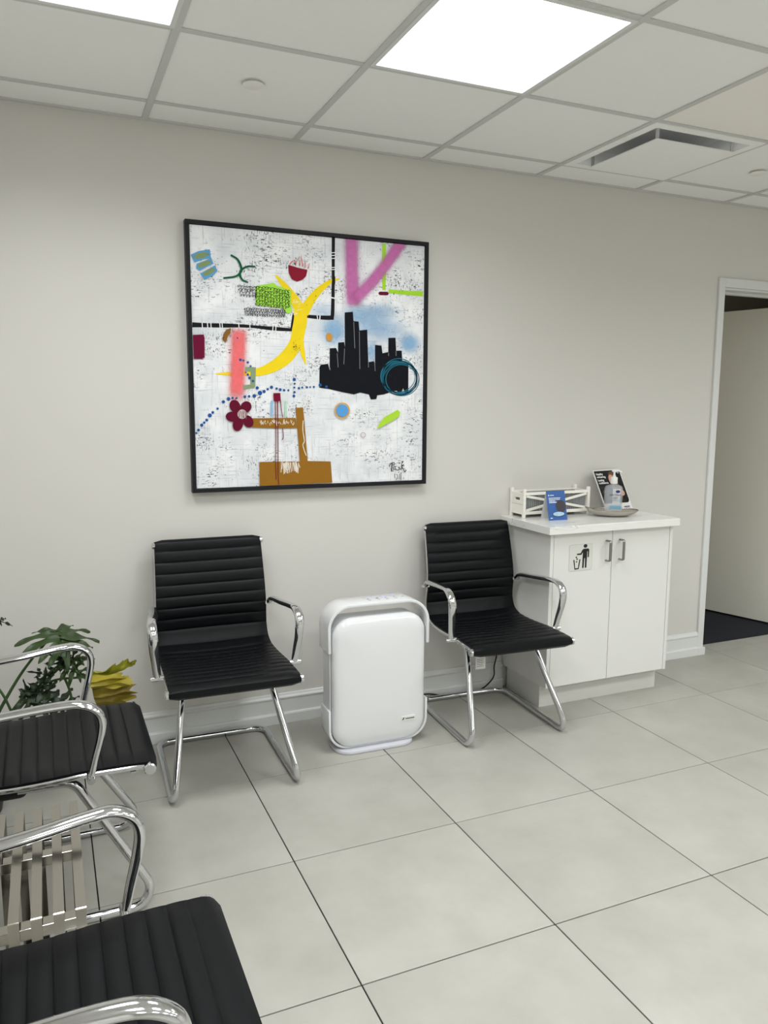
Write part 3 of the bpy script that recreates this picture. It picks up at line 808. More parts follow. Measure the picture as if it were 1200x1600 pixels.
for k in range(2): gl.box(-PW + 0.016, -PW + 0.085 - 0.02 * k, -0.0010, -0.0006, 0.140 - 0.007 * k, 0.1425 - 0.007 * k)
pobj('small_print', gl, 'greyknit', pbd)

# ---- silver leaf dish
ds = thing('silver_dish', 'silver leaf-shaped metal dish holding the sanitizer bottle', 'dish', (2.795, -0.232, ZT), math.radians(-22))
NA, NR = 64, 9
vs = []
for layer in (0, 1):
    for r in range(NR + 1):
        for a in range(NA):
            th = 2 * PI * a / NA
            t = r / NR
            flute = 0.0
            lx = 0.125; ly = 0.074
            ex = math.cos(th); ey = math.sin(th)
            pt = max(0.0, -ex) ** 4
            fl = 1 + 0.05 * math.cos(9 * th) * max(0.0, -ex) * t
            x = lx * ex * t * fl * (1 + 0.13 * pt); y = ly * ey * t * fl * (1 - 0.18 * max(0, -ex))
            z = 0.011 + 0.020 * t ** 2.4 + 0.012 * pt * t ** 2 + 0.004 * math.cos(9 * th) * t * t * max(0.0, -ex)
            if layer: z = max(0.0, (z - 0.004) * max(0.0, (t - 0.45) / 0.55) ** 1.2)
            vs.append((x, y, max(0.0, z)))
fs = []
B = (NR + 1) * NA
for r in range(NR):
    for a in range(NA):
        a2 = (a + 1) % NA
        f = (r * NA + a, r * NA + a2, (r + 1) * NA + a2, (r + 1) * NA + a)
        if r == 0: f = (0, NA + a2, NA + a) if False else f
        fs.append(f); fs.append(tuple(B + i for i in reversed(f)))
for a in range(NA):
    a2 = (a + 1) % NA
    fs.append((NR * NA + a, NR * NA + a2, B + NR * NA + a2, B + NR * NA + a))
MB().add(vs, fs).build('bowl', 'dish', ds, True)
rimp = [(vs[NR * NA + a][0], vs[NR * NA + a][1], vs[NR * NA + a][2]) for a in range(NA)]
MB().tube(rimp, 0.0028, seg=8, closed=True).build('rim', 'dish', ds, True)

# ---- sanitizer bottle
bt = thing('sanitizer_bottle', 'clear hand sanitizer pump bottle with white pump standing in dish', 'bottle', (2.808, -0.212, ZT + 0.0125), math.radians(-24))
glass = mat('clear_plastic_bottle', (225, 230, 236), 0.06, trans=0.0)
def clear_mat(name, rgb, alpha, rough):
    Mt = mat(name, rgb, rough)
    Mt.node_tree.nodes['Principled BSDF'].inputs['Alpha'].default_value = alpha
    return Mt
glass = clear_mat('clear_plastic_shell', (206, 212, 218), 0.36, 0.08)
rings = []
for (z, w, d, r) in ((0.0, 0.080, 0.046, 0.018), (0.003, 0.086, 0.052, 0.02), (0.060, 0.088, 0.054, 0.021), (0.124, 0.088, 0.054, 0.021), (0.134, 0.083, 0.050, 0.021), (0.140, 0.070, 0.044, 0.020), (0.144, 0.046, 0.036, 0.017), (0.147, 0.030, 0.030, 0.0149), (0.153, 0.028, 0.028, 0.0139)):
    rings.append([(p[0], p[1], z) for p in rrect(w, d, r, 6)])
nq = len(rings[0]); vs = [v for r in rings for v in r]; fs = []
for i in range(len(rings) - 1):
    for j in range(nq):
        j2 = (j + 1) % nq
        fs.append((i * nq + j, i * nq + j2, (i + 1) * nq + j2, (i + 1) * nq + j))
fs.append(tuple(range(nq))); fs.append(tuple((len(rings) - 1) * nq + j for j in range(nq)))
MB().add(vs, fs).build('bottle_body', glass, bt, True)
lbp = MB().box(-0.012, 0.026, -0.0280, -0.0275, 0.047, 0.126).build('label', clear_mat('frosted_label', (226, 228, 230), 0.55, 0.4), bt)
MB().prism([(0.014 + 0.011 * math.cos(a * PI / 10), 0.112 + 0.007 * math.sin(a * PI / 10)) for a in range(20)], 'y', -0.0285, -0.0281).build('oval_mark', 'navy', lbp)
me = text_mesh('Live Clean', 0.013, 'lettering', 0.0001); me.transform(Matrix.Translation((-0.0275, -0.0286, 0.0915)) @ Matrix.Rotation(PI / 2, 4, 'X')); obj('lettering', me, 'navy', lbp)
ln = MB()
for k in range(3): ln.box(-0.010, 0.016 - 0.003 * k, -0.0285, -0.0281, 0.083 - 0.005 * k, 0.0845 - 0.005 * k)
ln.build('small_print', 'greyknit', lbp)
MB().box(-0.016, 0.030, -0.0285, -0.0281, 0.066, 0.0685).build('cyan_line', 'cyan', lbp)
MB().box(-0.027, 0.034, -0.0286, -0.0275, 0.026, 0.040).build('cyan_band', 'cyan', bt)
pc = MB().lathe([(0.0165, 0.150), (0.0172, 0.152), (0.0172, 0.180), (0.0155, 0.182), (0.0085, 0.183), (0.0085, 0.190), (0.005, 0.191), (0.005, 0.212)], seg=24)
pc.build('pump_collar', 'pumpwhite', bt, True)
pz = fillet([(-0.012, 0, 0.214), (0.022, 0, 0.215), (0.036, -0.001, 0.207)], 0.012, 4)
MB().tube(pz, 0.0062, 0.0045, seg=10, ref=(0, 1, 0)).lathe([(0.0085, 0.208), (0.0095, 0.214), (0.008, 0.2185)], seg=18).build('pump_head', 'pumpwhite', bt, True)
MB().cyl((0, 0, 0.006), (0, 0, 0.152), 0.0022, 8).build('dip_tube', 'pumpwhite', bt, True)

# ================================================================== PLANT
pl = thing('potted_plant', 'potted split-leaf plant with one yellowing leaf behind the side-on armchair', 'plant', (-0.13, -0.36, 0))
MB().lathe([(0.09, 0.0), (0.10, 0.005), (0.135, 0.24), (0.142, 0.245), (0.142, 0.265), (0.130, 0.265), (0.126, 0.235)], seg=32).build('pot', 'pot', pl, True)
MB().lathe([(0.001, 0.236), (0.125, 0.235), (0.126, 0.232)], seg=24).build('soil', 'soil', pl, True)
def leaf_mesh(L, Wd, lobes, curl, seed, crumple=0.0, deep=0.55):
    """a pinnately lobed leaf: a pointed blade per lobe, all rooted on the bent midrib"""
    rr = random.Random(seed)
    vs, fs = [], []
    def rib(t): return Vector((0, t * L, -curl * t * t * L))
    def blade(base, d, ln, wd, bend):
        d = Vector(d).normalized(); sd = d.cross(Vector((0, 0, 1))).normalized()
        o = len(vs); n = 9; ph = rr.uniform(0, 6)
        for k in range(n + 1):
            t = k / n
            c = base + d * (ln * t) + Vector((0, 0, -bend * t * t * ln + crumple * 0.02 * math.sin(5 * t + ph)))
            w = wd * 1.35 * (t + 0.1) ** 0.5 * (1.0 - t) ** 0.7 * (1 + 0.16 * math.sin(7.5 * t + ph)) if k < n else 0.0008
            wav = 0.006 * math.sin(9 * t + ph) + crumple * 0.012 * math.sin(13 * t + ph)
            vs.extend([c - sd * w + Vector((0, 0, wav + 0.10 * w)), c - sd * w * 0.5 + Vector((0, 0, wav * 0.4)), c + Vector((0, 0, -0.002)), c + sd * w * 0.5 + Vector((0, 0, -wav * 0.4)), c + sd * w + Vector((0, 0, -wav + 0.10 * w))])
        for k in range(n):
            for j in range(4): fs.append((o + k * 5 + j, o + k * 5 + j + 1, o + (k + 1) * 5 + j + 1, o + (k + 1) * 5 + j))
    for q in range(lobes):
        t = 0.02 + 0.70 * q / lobes
        ang = math.radians(118 - 88 * q / max(1, lobes - 1) * 0.8)
        ln = Wd * (0.72 + 0.45 * math.sin(PI * (q + 0.6) / lobes)) * (0.85 + 0.25 * rr.random())
        for sg_ in (-1, 1):
            a = ang + rr.uniform(-0.12, 0.12)
            blade(rib(t), (sg_ * math.sin(a), math.cos(a), 0.12), ln * rr.uniform(0.88, 1.1), (0.13 + 0.10 * (1 - deep)) * ln + 0.004, 0.35)
    blade(rib(0.0), (0, 1, 0), L * 0.85, Wd * 0.22 * (1.3 - deep), curl)
    blade(rib(0.55), (0, 1, -curl), L * 0.55, Wd * 0.20, curl + 0.2)
    me = bpy.data.meshes.new('leaf'); me.from_pydata([tuple(v) for v in vs], [], fs)
    return me
PO = Vector(pl.location)
def leaf(base, direction, normal, L, Wd, lobes, curl, seed, mt='leaf', crumple=0.0, deep=0.55, stem_from=None, mid=None):
    me = leaf_mesh(L, Wd, lobes, curl, seed, crumple, deep)
    y = Vector(direction).normalized(); z = Vector(normal); z = (z - y * z.dot(y)).normalized(); x = y.cross(z)
    R = Matrix((x, y, z)).transposed().to_4x4(); R.translation = Vector(base) - PO
    me.transform(R)
    o = obj('leaf', me, mt, pl, True)
    if stem_from is not None:
        b = Vector(base) - PO; a = Vector(stem_from) - PO
        mm_ = (Vector(mid) - PO) if mid is not None else a.lerp(b, 0.5) + Vector((-0.01, 0, 0.06))
        path = catmull([a, mm_, b], 10)
        MB().tube(path, 0.0058, seg=8, scale=[1.25 - 0.6 * k / (len(path) - 1) for k in range(len(path))]).build('stem', 'stem', pl, True)
    return o
st = (-0.09, -0.34, 0.24)
leaf((0.180, -0.30, 0.625), (0.25, -0.80, -0.30), (0.1, -0.35, 1), 0.14, 0.118, 5, 0.35, 3, 'leaf', 0, 0.5, st, (0.05, -0.30, 0.47))
leaf((0.195, -0.34, 0.515), (0.75, -0.35, 0.25), (-0.2, -0.7, 0.6), 0.095, 0.055, 4, 0.3, 8, 'leaf', 0, 0.6, (-0.07, -0.36, 0.24), (0.07, -0.36, 0.42))
leaf((0.190, -0.34, 0.500), (0.10, -0.30, 0.9), (0.1, -0.9, 0.4), 0.085, 0.045, 4, 0.2, 15, 'leafback', 0, 0.6)
leaf((0.195, -0.35, 0.505), (0.8, -0.40, -0.35), (0.0, -0.8, 0.6), 0.11, 0.050, 4, 0.3, 18, 'leaf', 0, 0.6)
leaf((0.150, -0.36, 0.475), (-0.65, -0.35, 0.45), (0.2, -0.8, 0.5), 0.07, 0.03, 3, 0.2, 23, 'leafback', 0, 0.6)
leaf((0.060, -0.38, 0.40), (0.8, -0.40, -0.05), (0, -0.6, 0.8), 0.17, 0.075, 5, 0.15, 11, 'leafback', 0, 0.55, (-0.05, -0.38, 0.24), (0.01, -0.38, 0.33))
leaf((0.115, -0.37, 0.40), (0.25, -0.25, 0.9), (0.3, -0.9, 0.2), 0.11, 0.05, 4, 0.1, 29, 'leafback', 0, 0.6)
leaf((0.100, -0.36, 0.385), (-0.35, -0.3, 0.8), (-0.2, -0.9, 0.2), 0.09, 0.045, 4, 0.1, 31, 'leafback', 0, 0.6)
leaf((0.140, -0.28, 0.36), (0.9, -0.2, -0.1), (0, -0.5, 0.8), 0.13, 0.06, 4, 0.3, 37, 'leafback', 0, 0.5)
# yellow leaf, crumpled: one long raised lobe and hanging ruffled folds
def sheet(rows, mt, seed, depth, name='leaf'):
    rr = random.Random(seed); nu = 14; vs = []; fs = []; nv = len(rows) * 4
    L0 = catmull([(a[0], a[1], a[2]) for a, b in rows], 4); L1 = catmull([(b[0], b[1], b[2]) for a, b in rows], 4)
    for v, (p, q) in enumerate(zip(L0, L1)):
        for u in range(nu + 1):
            t = u / nu
            e = 1 + (0.10 * math.sin(v * 1.9 + seed) + 0.06 * math.sin(v * 4.3)) * t
            c = p + (q - p) * t * e
            vs.append(c + Vector((0, depth * (0.7 * math.sin(5.0 * t + v * 0.55 + seed) + 0.5 * math.sin(v * 1.25 + 2 * t)), 0.006 * math.sin(9 * t + v) * t)) - PO)
    n = len(L0)
    for v in range(n - 1):
        for u in range(nu): fs.append((v * (nu + 1) + u, v * (nu + 1) + u + 1, (v + 1) * (nu + 1) + u + 1, (v + 1) * (nu + 1) + u))
    me = bpy.data.meshes.new(name); me.from_pydata([tuple(v) for v in vs], [], fs)
    bm = bmesh.new(); bm.from_mesh(me); bmesh.ops.solidify(bm, geom=bm.faces[:], thickness=0.0012); bm.to_mesh(me); bm.free()
    o = obj(name, me, mt, pl, True); o['label'] = 'yellowing leaf'; return o
olive = mat('olive_yellow_leaf', (126, 110, 24), 0.55, noise=0.35, nscale=18)
sheet([((0.285, -0.34, 0.462), (0.300, -0.36, 0.466)), ((0.315, -0.345, 0.440), (0.352, -0.36, 0.474)), ((0.350, -0.35, 0.436), (0.392, -0.36, 0.496)), ((0.388, -0.35, 0.455), (0.420, -0.36, 0.497)), ((0.418, -0.35, 0.466), (0.440, -0.36, 0.496)), ((0.440, -0.35, 0.470), (0.456, -0.355, 0.490))], mat('lime_yellow_leaf', (142, 142, 34), 0.5, noise=0.25, nscale=16), 3, 0.006)
sheet([((0.270, -0.365, 0.458), (0.392, -0.375, 0.455)), ((0.272, -0.37, 0.440), (0.420, -0.38, 0.438)), ((0.285, -0.375, 0.422), (0.430, -0.385, 0.420)), ((0.300, -0.37, 0.405), (0.415, -0.375, 0.405))], 'leafyellow', 1, 0.012)
sheet([((0.290, -0.345, 0.440), (0.405, -0.345, 0.430)), ((0.292, -0.345, 0.410), (0.432, -0.35, 0.398)), ((0.295, -0.35, 0.380), (0.440, -0.36, 0.372)), ((0.300, -0.35, 0.355), (0.434, -0.36, 0.348)), ((0.310, -0.345, 0.325), (0.385, -0.35, 0.322))], olive, 5, 0.014)
MB().tube([p - PO for p in catmull([(-0.05, -0.33, 0.24), (0.12, -0.33, 0.43), (0.285, -0.35, 0.452)], 10)], 0.0045, seg=8).build('stem', 'stem', pl, True)
leaf((-0.04, -0.34, 0.70), (0.85, -0.4, 0.0), (0, -0.5, 0.8), 0.075, 0.03, 3, 0.2, 53, 'leafback', 0, 0.6, (-0.11, -0.36, 0.24), (-0.12, -0.36, 0.5))
leaf((-0.30, -0.30, 0.60), (-0.7, -0.4, 0.0), (0, -0.5, 0.8), 0.12, 0.09, 4, 0.4, 57, 'leaf', 0, 0.5, (-0.15, -0.36, 0.24), (-0.22, -0.34, 0.46))
for (b, mid_, a) in (((0.165, -0.34, 0.475), (0.10, -0.35, 0.425), (0.03, -0.36, 0.30)), ((0.225, -0.36, 0.33), (0.215, -0.36, 0.41), (0.193, -0.35, 0.478)), ((-0.03, -0.36, 0.475), (0.0, -0.37, 0.42), (0.025, -0.37, 0.345))):
    MB().tube([Vector(p) - PO for p in catmull([a, mid_, b], 8)], 0.0045, seg=8).build('stem', 'stem', pl, True)

# ================================================================== PAINTING
pa = thing('framed_painting', 'large square abstract painting in a thin black frame on the wall', 'painting', (1.284, 0, 1.6395))
fw, fh = 1.094, 1.107
e = 0.016
for nm, (x0, x1, z0, z1) in enumerate(((-fw / 2, fw / 2, fh / 2 - e, fh / 2), (-fw / 2, fw / 2, -fh / 2, -fh / 2 + e), (-fw / 2, -fw / 2 + e, -fh / 2 + e, fh / 2 - e), (fw / 2 - e, fw / 2, -fh / 2 + e, fh / 2 - e))):
    MB().box(x0, x1, -0.042, -0.004, z0, z1).build('frame_bar', 'frame', pa, False, 0.0012)
def canvas_mat():
    Mt = bpy.data.materials.new('textured_white_paint'); Mt.use_nodes = True
    nt = Mt.node_tree; N = nt.nodes; L = nt.links; b = N['Principled BSDF']; b.inputs['Roughness'].default_value = 0.6
    tc = N.new('ShaderNodeTexCoord')
    def noise(scale, detail, sc=(1, 1, 1), rough=0.55, dist=0.0):
        mp = N.new('ShaderNodeMapping'); mp.inputs['Scale'].default_value = sc
        n = N.new('ShaderNodeTexNoise'); n.inputs['Scale'].default_value = scale; n.inputs['Detail'].default_value = detail; n.inputs['Roughness'].default_value = rough; n.inputs['Distortion'].default_value = dist
        L.new(tc.outputs['Object'], mp.inputs[0]); L.new(mp.outputs[0], n.inputs['Vector']); return n.outputs['Fac']
    def ramp(src, p0, p1, c0=(0, 0, 0), c1=(1, 1, 1)):
        r = N.new('ShaderNodeValToRGB'); r.color_ramp.elements[0].position = p0; r.color_ramp.elements[1].position = p1
        r.color_ramp.elements[0].color = (*c0, 1); r.color_ramp.elements[1].color = (*c1, 1)
        L.new(src, r.inputs[0]); return r.outputs[0]
    def mul(a, bb):
        x = N.new('ShaderNodeMath'); x.operation = 'MULTIPLY'
        for k, v in enumerate((a, bb)):
            if isinstance(v, (int, float)): x.inputs[k].default_value = v
            else: L.new(v, x.inputs[k])
        return x.outputs[0]
    def mixc(f, a, col):
        x = N.new('ShaderNodeMix'); x.data_type = 'RGBA'; L.new(f, x.inputs['Factor']); L.new(a, x.inputs['A']); x.inputs['B'].default_value = (*col, 1); return x.outputs['Result']
    base = ramp(noise(9, 6), 0.35, 0.65, lin((222, 226, 230)), lin((246, 247, 248)))
    # faint cross-hatched brush lines
    h1 = ramp(noise(26, 3, (0.35, 1, 7)), 0.60, 0.66); h2 = ramp(noise(26, 3, (7, 1, 0.35)), 0.60, 0.66)
    base = mixc(mul(h1, 0.45), base, lin((170, 174, 180)))
    base = mixc(mul(h2, 0.45), base, lin((170, 174, 180)))
    # grey patches
    base = mixc(mul(ramp(noise(5, 4), 0.52, 0.72), 0.45), base, lin((176, 184, 192)))
    # dark scuffs inside larger patches
    mask = ramp(noise(7.5, 3), 0.50, 0.60)
    sc1 = ramp(noise(110, 3, (0.55, 1, 1.4), 0.6, 0.6), 0.595, 0.62)
    sc2 = ramp(noise(150, 2, (1.3, 1, 0.5), 0.6), 0.60, 0.63)
    base = mixc(mul(mul(mask, sc1), 0.95), base, lin((38, 40, 44)))
    base = mixc(mul(mul(ramp(noise(6, 3, (1, 1, 1.3)), 0.52, 0.62), sc2), 0.9), base, lin((44, 46, 50)))
    L.new(base, b.inputs['Base Color'])
    bp = N.new('ShaderNodeBump'); bp.inputs['Strength'].default_value = 0.3; bp.inputs['Distance'].default_value = 0.003
    L.new(noise(40, 6), bp.inputs['Height']); L.new(bp.outputs[0], b.inputs['Normal'])
    return Mt
cw, ch_ = fw - 2 * e - 0.004, fh - 2 * e - 0.004
cv = MB().box(-cw / 2, cw / 2, -0.032, -0.006, -ch_ / 2, ch_ / 2).build('canvas', canvas_mat(), pa)
# sketch coordinates (quadrilateral study of the canvas) -> canvas plane
src = [(48, 57), (1160, 160), (82, 1305), (1137, 1263)]
dst = [(-cw / 2, ch_ / 2), (cw / 2, ch_ / 2), (-cw / 2, -ch_ / 2), (cw / 2, -ch_ / 2)]
A = []; Bv = []
for (x, y), (X, Yv) in zip(src, dst):
    A.append([x, y, 1, 0, 0, 0, -X * x, -X * y]); Bv.append(X)
    A.append([0, 0, 0, x, y, 1, -Yv * x, -Yv * y]); Bv.append(Yv)
hm = np.linalg.solve(np.array(A, float), np.array(Bv, float))
def C(x, y):
    d = hm[6] * x + hm[7] * y + 1
    X = (hm[0] * x + hm[1] * y + hm[2]) / d; Z = (hm[3] * x + hm[4] * y + hm[5]) / d
    return (max(-cw / 2, min(cw / 2, X)), max(-ch_ / 2, min(ch_ / 2, Z)))
UNIT = cw / 1085.0
layer = [0]
paints = {}
def paint(rgb):
    if rgb not in paints: paints[rgb] = mat('acrylic_%d_%d_%d' % rgb, rgb, 0.7, spec=0.15, noise=0.07, nscale=30, bump=0.2, bscale=120)
    return paints[rgb]
class Pm:
    def __init__(s): s.mb = MB(); layer[0] += 1; s.y = -0.0322 - 0.00007 * layer[0]
    def poly(s, pts): s.y -= 0.000012; s.mb.add([(C(*p)[0], s.y, C(*p)[1]) for p in pts], [tuple(range(len(pts)))]); return s
    def ell(s, x, y, rx, ry=None, rot=0, n=20):
        ry = ry or rx; ca, sa = math.cos(rot), math.sin(rot)
        return s.poly([(x + rx * math.cos(a) * ca - ry * math.sin(a) * sa, y + rx * math.cos(a) * sa + ry * math.sin(a) * ca) for a in (2 * PI * k / n for k in range(n))])
    def ring(s, x, y, r, w, n=28, ry=None):
        ry = ry or r
        o = [C(x + (r + w / 2) * math.cos(2 * PI * k / n), y + (ry + w / 2) * math.sin(2 * PI * k / n)) for k in range(n)]
        i = [C(x + (r - w / 2) * math.cos(2 * PI * k / n), y + (ry - w / 2) * math.sin(2 * PI * k / n)) for k in range(n)]
        s.mb.add([(p[0], s.y, p[1]) for p in o + i], [(k, (k + 1) % n, n + (k + 1) % n, n + k) for k in range(n)]); return s
    def stroke(s, pts, w, smooth=True, n=6):
        ws = w if isinstance(w, (list, tuple)) else [w] * len(pts)
        P = [Vector((p[0], p[1], q)) for p, q in zip(pts, ws)]
        if smooth and len(P) > 2: P = catmull(P, n)
        L_ = []; R_ = []
        for i in range(len(P)):
            t = (P[min(i + 1, len(P) - 1)] - P[max(i - 1, 0)]); t = Vector((t.x, t.y)); t = t.normalized() if t.length else Vector((1, 0))
            nn = Vector((-t.y, t.x)) * max(0.5, P[i].z) / 2
            L_.append((P[i].x + nn.x, P[i].y + nn.y)); R_.append((P[i].x - nn.x, P[i].y - nn.y))
        m_ = len(P); s.y -= 0.000012
        s.mb.add([(C(*p)[0], s.y, C(*p)[1]) for p in L_ + R_], [(i, i + 1, m_ + i + 1, m_ + i) for i in range(m_ - 1)]); return s
    def done(s, name, rgb):
        layer[0] = max(layer[0], int((-s.y - 0.0322) / 0.00007) + 1)
        return s.mb.build(name, paint(rgb), cv)

def spray_mat(name, rgb, dens=1.0):
    Mt = mat(name, rgb, 0.7)
    nt = Mt.node_tree; N = nt.nodes; L = nt.links; b = N['Principled BSDF']
    at = N.new('ShaderNodeAttribute'); at.attribute_name = 'cover'
    tc = N.new('ShaderNodeTexCoord'); n = N.new('ShaderNodeTexNoise'); n.inputs['Scale'].default_value = 55; n.inputs['Detail'].default_value = 6
    L.new(tc.outputs['Object'], n.inputs['Vector'])
    mr = N.new('ShaderNodeMapRange'); mr.inputs['To Min'].default_value = 0.7; mr.inputs['To Max'].default_value = 1.25
    L.new(n.outputs['Fac'], mr.inputs['Value'])
    mu = N.new('ShaderNodeMath'); mu.operation = 'MULTIPLY'; mu.use_clamp = True
    L.new(at.outputs['Fac'], mu.inputs[0]); L.new(mr.outputs[0], mu.inputs[1])
    m2 = N.new('ShaderNodeMath'); m2.operation = 'MULTIPLY'; m2.inputs[1].default_value = dens; L.new(mu.outputs[0], m2.inputs[0])
    L.new(m2.outputs[0], b.inputs['Alpha'])
    return Mt
def spray(name, segs, material):
    """soft sprayed strokes: list of (points, width); feathered cover attribute"""
    layer[0] += 1; y = -0.0322 - 0.00007 * layer[0]
    vs, fs, cov = [], [], []
    for (pts, w) in segs:
        P = catmull([Vector((p[0], p[1], 0)) for p in pts], 8) if len(pts) > 2 else [Vector((pts[0][0], pts[0][1], 0)).lerp(Vector((pts[1][0], pts[1][1], 0)), k / 14) for k in range(15)]
        y -= 0.00004
        cross = [(-1.1, 0), (-0.85, 0.10), (-0.65, 0.36), (-0.48, 0.72), (-0.28, 0.95), (0, 1), (0.28, 0.95), (0.48, 0.72), (0.65, 0.36), (0.85, 0.10), (1.1, 0)]
        o = len(vs); nP = len(P)
        for i, p in enumerate(P):
            t = (P[min(i + 1, nP - 1)] - P[max(i - 1, 0)]).normalized(); nn = Vector((-t.y, t.x, 0))
            ef = min(1.0, i / 3.0, (nP - 1 - i) / 3.0)
            if p.y < 200 : ef = 1.0 if i < 3 else ef
            for (q, a) in cross:
                c = p + nn * (w * q); X, Z = C(c.x, c.y); vs.append((X, y, Z)); cov.append(a * ef)
        mC = len(cross)
        for i in range(nP - 1):
            for j in range(mC - 1): fs.append((o + i * mC + j, o + i * mC + j + 1, o + (i + 1) * mC + j + 1, o + (i + 1) * mC + j))
    me = bpy.data.meshes.new(name); me.from_pydata(vs, [], fs)
    a = me.attributes.new('cover', 'FLOAT', 'POINT'); a.data.foreach_set('value', cov)
    return obj(name, me, material, cv)
def spray_blobs(name, blobs, material):
    layer[0] += 1; y = -0.0322 - 0.00007 * layer[0]
    vs, fs, cov = [], [], []
    for (x, yy, rx, ry, d) in blobs:
        o = len(vs); n = 24; radii = [0.0, 0.3, 0.55, 0.78, 1.0]; al = [1, 0.85, 0.5, 0.18, 0]
        for r, a in zip(radii, al):
            for k in range(n):
                th = 2 * PI * k / n; X, Z = C(x + rx * r * math.cos(th), yy + ry * r * math.sin(th)); vs.append((X, y, Z)); cov.append(a * d)
        for i in range(len(radii) - 1):
            for k in range(n): fs.append((o + i * n + k, o + i * n + (k + 1) % n, o + (i + 1) * n + (k + 1) % n, o + (i + 1) * n + k))
        y -= 0.00003
    layer[0] += len(blobs) // 2
    me = bpy.data.meshes.new(name); me.from_pydata(vs, [], fs)
    a = me.attributes.new('cover', 'FLOAT', 'POINT'); a.data.foreach_set('value', cov)
    return obj(name, me, material, cv)

spray_blobs('blue_haze', [(730, 560, 85, 95, 0.75), (900, 520, 130, 110, 0.5), (1085, 620, 60, 62, 0.85), (840, 480, 90, 60, 0.45), (990, 560, 110, 80, 0.4), (905, 660, 40, 70, 0.6), (680, 470, 80, 60, 0.3), (960, 470, 110, 50, 0.35)], spray_mat('blue_spray', (140, 190, 230), 1.0))
# black bands
b_ = Pm()
b_.stroke([(729, 118), (728, 200), (727, 310), (725, 420), (722, 490), (716, 503)], [15, 15, 14, 16, 17, 12])
b_.stroke([(729, 500), (690, 500), (640, 497), (600, 493)], [20, 20, 17, 15])
b_.stroke([(62, 535), (130, 537), (210, 538), (300, 540), (360, 544), (440, 552), (532, 558)], [24, 20, 20, 15, 14, 18, 15])
b_.stroke([(541, 480), (536, 515), (530, 550)], [12, 14, 12])
b_.done('black_bands', (28, 28, 31))
w_ = Pm()
for yy in (192, 205, 219, 262, 272): w_.stroke([(719, yy), (737, yy - 1)], 4, False)
w_.stroke([(716, 404), (734, 408)], 6, False)
for xx in (108, 133, 149, 191, 202, 280, 332, 441, 455): w_.stroke([(xx, 524), (xx + 2, 552)] if xx < 400 else [(xx + 1, 542), (xx - 1, 566)], 4, False)
w_.stroke([(650, 488), (652, 508)], 4, False); w_.stroke([(664, 488), (662, 508)], 5, False)
w_.done('white_ticks', (240, 241, 242))
# lime lines
Pm().stroke([(968, 148), (967, 250), (966, 368)], [17, 20, 16]).stroke([(988, 373), (1060, 380), (1150, 386)], [18, 20, 24]).done('lime_lines', (170, 222, 58))
Pm().stroke([(948, 384), (980, 385)], 17, False).ell(948, 384, 8).ell(980, 385, 8).done('maroon_capsule', (104, 24, 44))
spray('pink_spray_strokes', [([(815, 118), (815, 250), (817, 360), (822, 455)], 48), ([(1052, 135), (985, 235), (900, 340), (812, 430)], 42)], spray_mat('pink_spray', (206, 110, 176), 0.93))
# yellow forked shape
Pm().stroke([(455, 300), (490, 340), (530, 395), (562, 450), (572, 500), (562, 560), (548, 620), (505, 685), (440, 732), (370, 758), (300, 764), (230, 766), (172, 766)], [8, 24, 40, 50, 62, 62, 60, 62, 52, 36, 20, 16, 5]) \
    .stroke([(757, 316), (715, 328), (660, 370), (615, 425), (585, 480)], [6, 18, 32, 42, 50]).stroke([(570, 585), (576, 640), (584, 680), (595, 722)], [26, 24, 18, 4]).done('yellow_fork', (246, 216, 34))
Pm().stroke([(729, 305), (727, 345)], 15, False).done('black_overlap', (28, 28, 31))
q_ = Pm(); rr = random.Random(5)
for k in range(14):
    x = rr.uniform(532, 560); yy = rr.uniform(415, 490); q_.stroke([(x, yy), (x + rr.uniform(8, 22), yy - rr.uniform(2, 10))], 3, False)
q_.done('pale_scrapes', (244, 232, 160))
# skyline
Pm().poly([(658, 830), (660, 732), (668, 722), (700, 718), (707, 748), (708, 645), (738, 643), (747, 665), (748, 618), (776, 615), (780, 642), (780, 475), (818, 472), (821, 516), (845, 518), (848, 560), (885, 556), (889, 710), (916, 705), (921, 730), (922, 628), (952, 632), (956, 668), (984, 662), (985, 595), (1018, 594), (1021, 655), (1047, 655), (1049, 702), (1078, 722), (1076, 860), (1062, 858), (1052, 832), (1044, 852), (1028, 852), (1022, 844), (1000, 848), (960, 862), (930, 866), (926, 884), (900, 886), (891, 862), (850, 853), (820, 862), (760, 850), (700, 836), (668, 832)]).done('black_skyline', (18, 21, 27))
g_ = Pm()
for (a, bq) in (((743, 668), (747, 735)), ((778, 645), (774, 720)), ((822, 520), (826, 645)), ((848, 565), (849, 742)), ((889, 705), (890, 735)), ((919, 712), (921, 752)), ((985, 665), (985, 680)), ((1020, 655), (1020, 680)), ((708, 735), (710, 748))):
    g_.mb = MB(); g_.stroke([a, bq], 2.6, False); g_.done('skyline_scratch', (130, 132, 134))
tl = Pm(); rr = random.Random(2)
for k in range(7):
    cx, cy, r1, r2 = 1036 + rr.uniform(-9, 9), 784 + rr.uniform(-8, 8), 84 + rr.uniform(-12, 8), 80 + rr.uniform(-11, 6)
    tl.ring(cx, cy, r1, 2.6 + rr.uniform(0, 1.6), 40, r2)
tl.done('teal_circles', (36, 112, 136))
